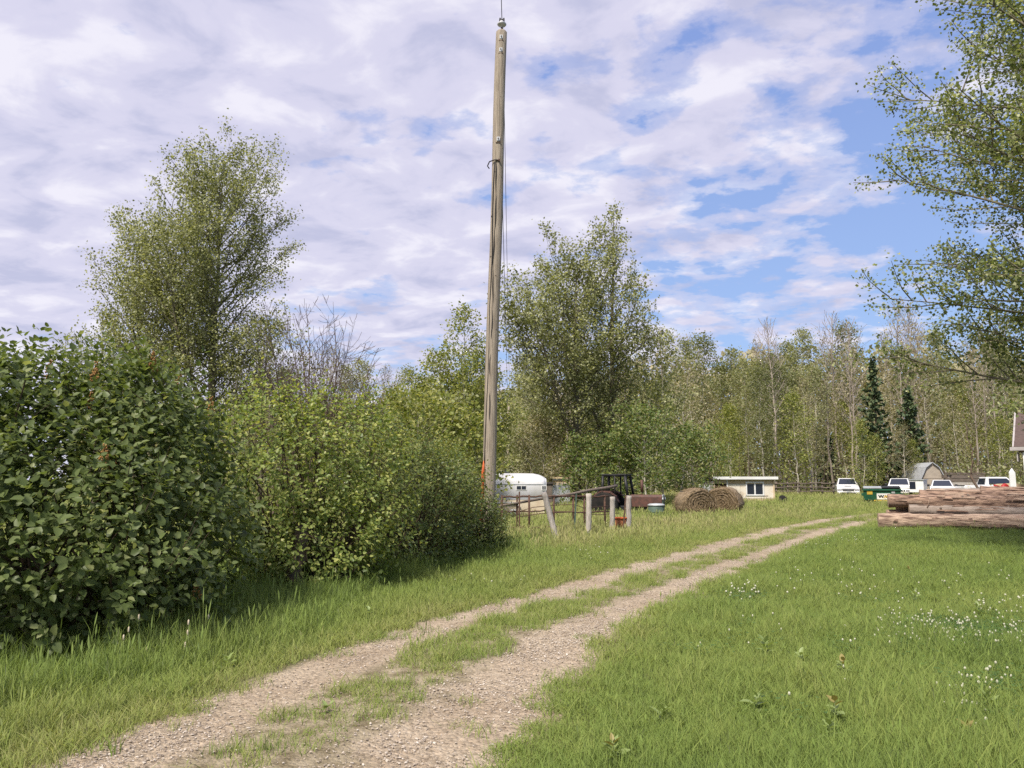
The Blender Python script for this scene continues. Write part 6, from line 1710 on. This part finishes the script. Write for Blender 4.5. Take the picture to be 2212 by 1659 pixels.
def clover_mesh(seed):
    rs = np.random.default_rng(seed)
    mb = MB().tube([(0, 0, 0), (rs.normal(0, .008), rs.normal(0, .008), 0.09), (rs.normal(0, .015), rs.normal(0, .015), 0.165)], 0.0013, 4, False)
    c = mb.v[-1]; nst = len(mb.f)
    mb.lathe([(0.004, 0.158), (0.0115, 0.164), (0.0135, 0.172), (0.011, 0.180), (0.004, 0.185)], (c[0], c[1], 0.0), 7, smooth=False)
    me = bpy.data.meshes.new('clover_flower'); me.from_pydata(mb.v, [], mb.f)
    me.materials.append(M['stalk_green']); me.materials.append(M['clover_white'])
    me.polygons.foreach_set('material_index', [0] * nst + [1] * (len(mb.f) - nst)); me.update()
    return me
CM = [clover_mesh(i) for i in range(4)]
rc = np.random.default_rng(77)
pts = []
def cl_patch(x0, x1, y0, y1, n, pw=1.0):
    for i in range(n):
        xx, yy = rc.uniform(x0, x1), y0 + (y1 - y0) * rc.beta(2, 2)
        g = ground_at(xx, yy); pts.append((g.x, g.y))
cl_patch(1890, 2300, 1325, 1425, 170); cl_patch(1960, 2100, 1340, 1385, 45)
cl_patch(2060, 2180, 1470, 1540, 22); cl_patch(2030, 2130, 1540, 1575, 9); cl_patch(1560, 1640, 1275, 1320, 30)
cl_patch(1740, 1890, 1160, 1195, 45); cl_patch(1800, 2212, 1220, 1330, 45); cl_patch(1600, 1900, 1200, 1340, 22)
cl_patch(1500, 2212, 1340, 1440, 25); cl_patch(1700, 2212, 1440, 1640, 12); cl_patch(2100, 2212, 1290, 1340, 22); cl_patch(900, 1150, 1230, 1290, 12); cl_patch(1220, 1330, 1190, 1225, 14)
pts = np.array(pts)
dtr, _ = track_coords(pts[:, 0], pts[:, 1])
pts = pts[np.abs(dtr) > 1.35]
near = np.argsort(pts[:, 1])
for k, i in enumerate(near[:290]):
    o = link_mesh('clover_flower', CM[k % 4], None)
    o.location = (pts[i, 0], pts[i, 1], th(*pts[i]) - 0.01); o.rotation_euler = (rc.normal(0, .1), rc.normal(0, .1), rc.uniform(0, 6.28)); sc_ = rc.uniform(0.5, 0.9); o.scale = (sc_, sc_, rc.uniform(0.72, 1.05))
    tag(o, 'small round white clover flower standing in the lawn grass', 'clover', 'white clover flowers in the lawn')
far_ = near[290:]
n = len(far_)
o = scatter('clover', np.stack([pts[far_, 0], pts[far_, 1], terrain(pts[far_, 0], pts[far_, 1])], 1), np.stack([rc.normal(0, .1, n), rc.normal(0, .1, n), rc.uniform(0, 6.28, n)], 1),
            np.ones((n, 3)) * rc.uniform(0.75, 1.1, (n, 1)), rc.integers(0, 4, n), np.zeros(n), CM, [M['clover_white']])
tag(o, 'more distant white clover flowers dotted over the lawn', 'clover')
# clover leaves round the flowers
n = 9000
b_ = pts[rc.integers(len(pts), size=n)] + rc.normal(0, 0.16, (n, 2))
d_, _ = track_coords(b_[:, 0], b_[:, 1]); b_ = b_[np.abs(d_) > 1.4]; n = len(b_)
P_ = np.stack([b_[:, 0], b_[:, 1], terrain(b_[:, 0], b_[:, 1]) + rc.uniform(0.05, 0.135, n)], 1)
P3, A3 = [], []
for k in range(3):
    a_ = k * 2.094 + rc.uniform(0, 0.5, n)
    P3.append(P_); A3.append(np.stack([np.cos(a_), np.sin(a_), np.full(n, 0.1)], 1))
P3, A3 = np.concatenate(P3), np.concatenate(A3)
fr = leaf_frames(rc, len(P3), A3, np.array([0, 0, 1.0]) + 0 * A3, 0.12, 0.22)
cv = link_mesh('clover_leaves', leaves_mesh('clover_leaves', P3, fr, rc.uniform(0.016, 0.026, len(P3)), (np.array([(0, 0, 0), (0.5, 0.6, 0.05), (0, 1, 0), (-0.5, 0.6, 0.05)]), [np.array([(0, 1, 2, 3)])])), M['clover_leaf'])
tag(cv, 'low clover leaves growing among the lawn grass', 'clover leaves', kind='stuff')

# broad-leaved weeds
def weed(label, x, y, h, nl, ls, seed, red=False):
    rs = np.random.default_rng(seed)
    g = ground_at(x, y)
    o = thing('broadleaf_weed', label, 'weed', (g.x, g.y, th(g.x, g.y)), rs.uniform(0, 6.28), 'broad-leaved weeds in the grass')
    st = [(0, 0, 0), (rs.normal(0, .02), rs.normal(0, .02), h * .5), (rs.normal(0, .03), rs.normal(0, .03), h)]
    MB().tube(st, [0.004, 0.0035, 0.002], 5).build('stem', M['stalk_green'], o)
    tv = LEAF_OVATE[0] * np.array([0.78, 1, 1])
    me = np_mesh('leaf', tv, LEAF_OVATE[1]); me.materials.append(M['weed_leaf'])
    me2 = np_mesh('leaf', tv, LEAF_OVATE[1]); me2.materials.append(M['weed_red'])
    for i in range(nl):
        f_ = (i + 0.5) / nl
        p = at_curve(np.array(st), 0.25 + 0.72 * f_)
        a_ = i * 2.4 + rs.normal(0, .3); el = 0.1 + 0.9 * f_ + rs.normal(0, .15)
        y_ = np.array([math.cos(a_) * math.cos(el), math.sin(a_) * math.cos(el), math.sin(el)])
        z_ = norm(UP - y_ * y_[2] + rs.normal(0, .15, 3)); z_ = norm(z_ - y_ * (z_ * y_).sum()); x_ = np.cross(y_, z_)
        s_ = ls * rs.uniform(0.7, 1.15) * (1 - 0.35 * f_)
        lf = bpy.data.objects.new('leaf', me2 if (red and i > nl - 4) else me); COL.objects.link(lf); lf.parent = o
        lf.matrix_local = Matrix(np.vstack([np.hstack([np.stack([x_, y_, z_], 1) * s_, p[:, None]]), [0, 0, 0, 1]]).tolist())
for i, (lab, x, y, h, nl, ls, red) in enumerate((
    ('spreading pale green weed in the open lawn left of the white clover patch', 1655, 1425, 0.16, 12, 0.15, False),
    ('small weed beside the spreading weed, nearer to the clover patch', 1722, 1442, 0.13, 8, 0.11, False),
    ('leafy weed with a reddish top below the left end of the clover patch', 1830, 1472, 0.18, 11, 0.12, True),
    ('tall weed with an orange-red top in the lower middle of the lawn', 1800, 1570, 0.20, 10, 0.12, True),
    ('bright leaved weed at the foot of the tall red-topped weed', 1795, 1600, 0.13, 10, 0.12, False),
    ('weed near the lower right of the lawn with one pale flower beside it', 2085, 1620, 0.17, 9, 0.12, True),
    ('narrow leaved weed right of the small clover group, by the right edge', 2160, 1560, 0.17, 8, 0.13, False),
    ('reddish weed at the very bottom of the lawn beside the gravel', 1330, 1640, 0.14, 8, 0.12, True),
    ('thin pale weed in the lawn between the gravel and the tall red-topped weed', 1640, 1540, 0.16, 7, 0.13, False),
    ('pale weed low in the lawn near the gravel edge', 1420, 1560, 0.13, 8, 0.12, False),
    ('young weed among the clover flowers at the right edge', 2110, 1330, 0.18, 9, 0.12, False),
    ('two-leaved weed standing above the middle of the clover patch', 1975, 1300, 0.2, 6, 0.12, False),
    ('rusty brown dock plant far up the right lawn', 1965, 1250, 0.2, 9, 0.12, True),
    ('broad low weed in the left verge in front of the lilac bush', 500, 1445, 0.12, 12, 0.15, False),
    ('leafy weed in the left verge under the yellow-green hedge shrub', 795, 1340, 0.16, 10, 0.13, False),
    ('small weed growing in the grassy middle strip of the track', 700, 1545, 0.10, 7, 0.09, False))):
    weed(lab, x, y, h, nl, ls, 300 + i, red)

# pale seed stalks before the lilac bush
for i, (lab, x, yb, yt) in enumerate((
    ('tallest pale seed stalk of the left group before the lilac bush', 298, 1440, 1318), ('seed stalk just left of the tallest one before the lilac bush', 283, 1445, 1345),
    ('leftmost seed stalk before the lilac bush, bending slightly', 265, 1450, 1362), ('short seed stalk right of the tallest one before the lilac bush', 322, 1440, 1388),
    ('tallest pale seed stalk of the right group, under the lilac bush edge', 405, 1435, 1330), ('second seed stalk of the right group, close against the tallest', 410, 1438, 1352),
    ('low seed stalk left in the right group before the lilac bush', 398, 1440, 1378), ('low pale seed stalk right of the right group in the verge', 455, 1425, 1385),
    ('thin dark seed stalk standing close to the lilac leaves', 448, 1400, 1320))):
    g = ground_at(x, yb); t_ = at_depth(x + (-4 if i % 2 else 3), yt, g.y)
    h = t_.z
    o = thing('seed_stalk', lab, 'seed stalk', (g.x, g.y, th(g.x, g.y)), 0, 'pale seed stalks before the lilac bush')
    dx = t_.x - g.x
    MB().tube([(0, 0, -0.02), (dx * .2, 0.01, h * .5), (dx, 0, h - 0.05)], 0.0026, 5).build('stem', M['stalk_green'], o)
    MB().tube([(dx, 0, h - 0.055), (dx, 0, h - 0.045), (dx, 0, h - 0.01), (dx, 0, h)], [0.003, 0.0085, 0.0085, 0.003], 7).build('seed_head', M['stalk_head'], o)
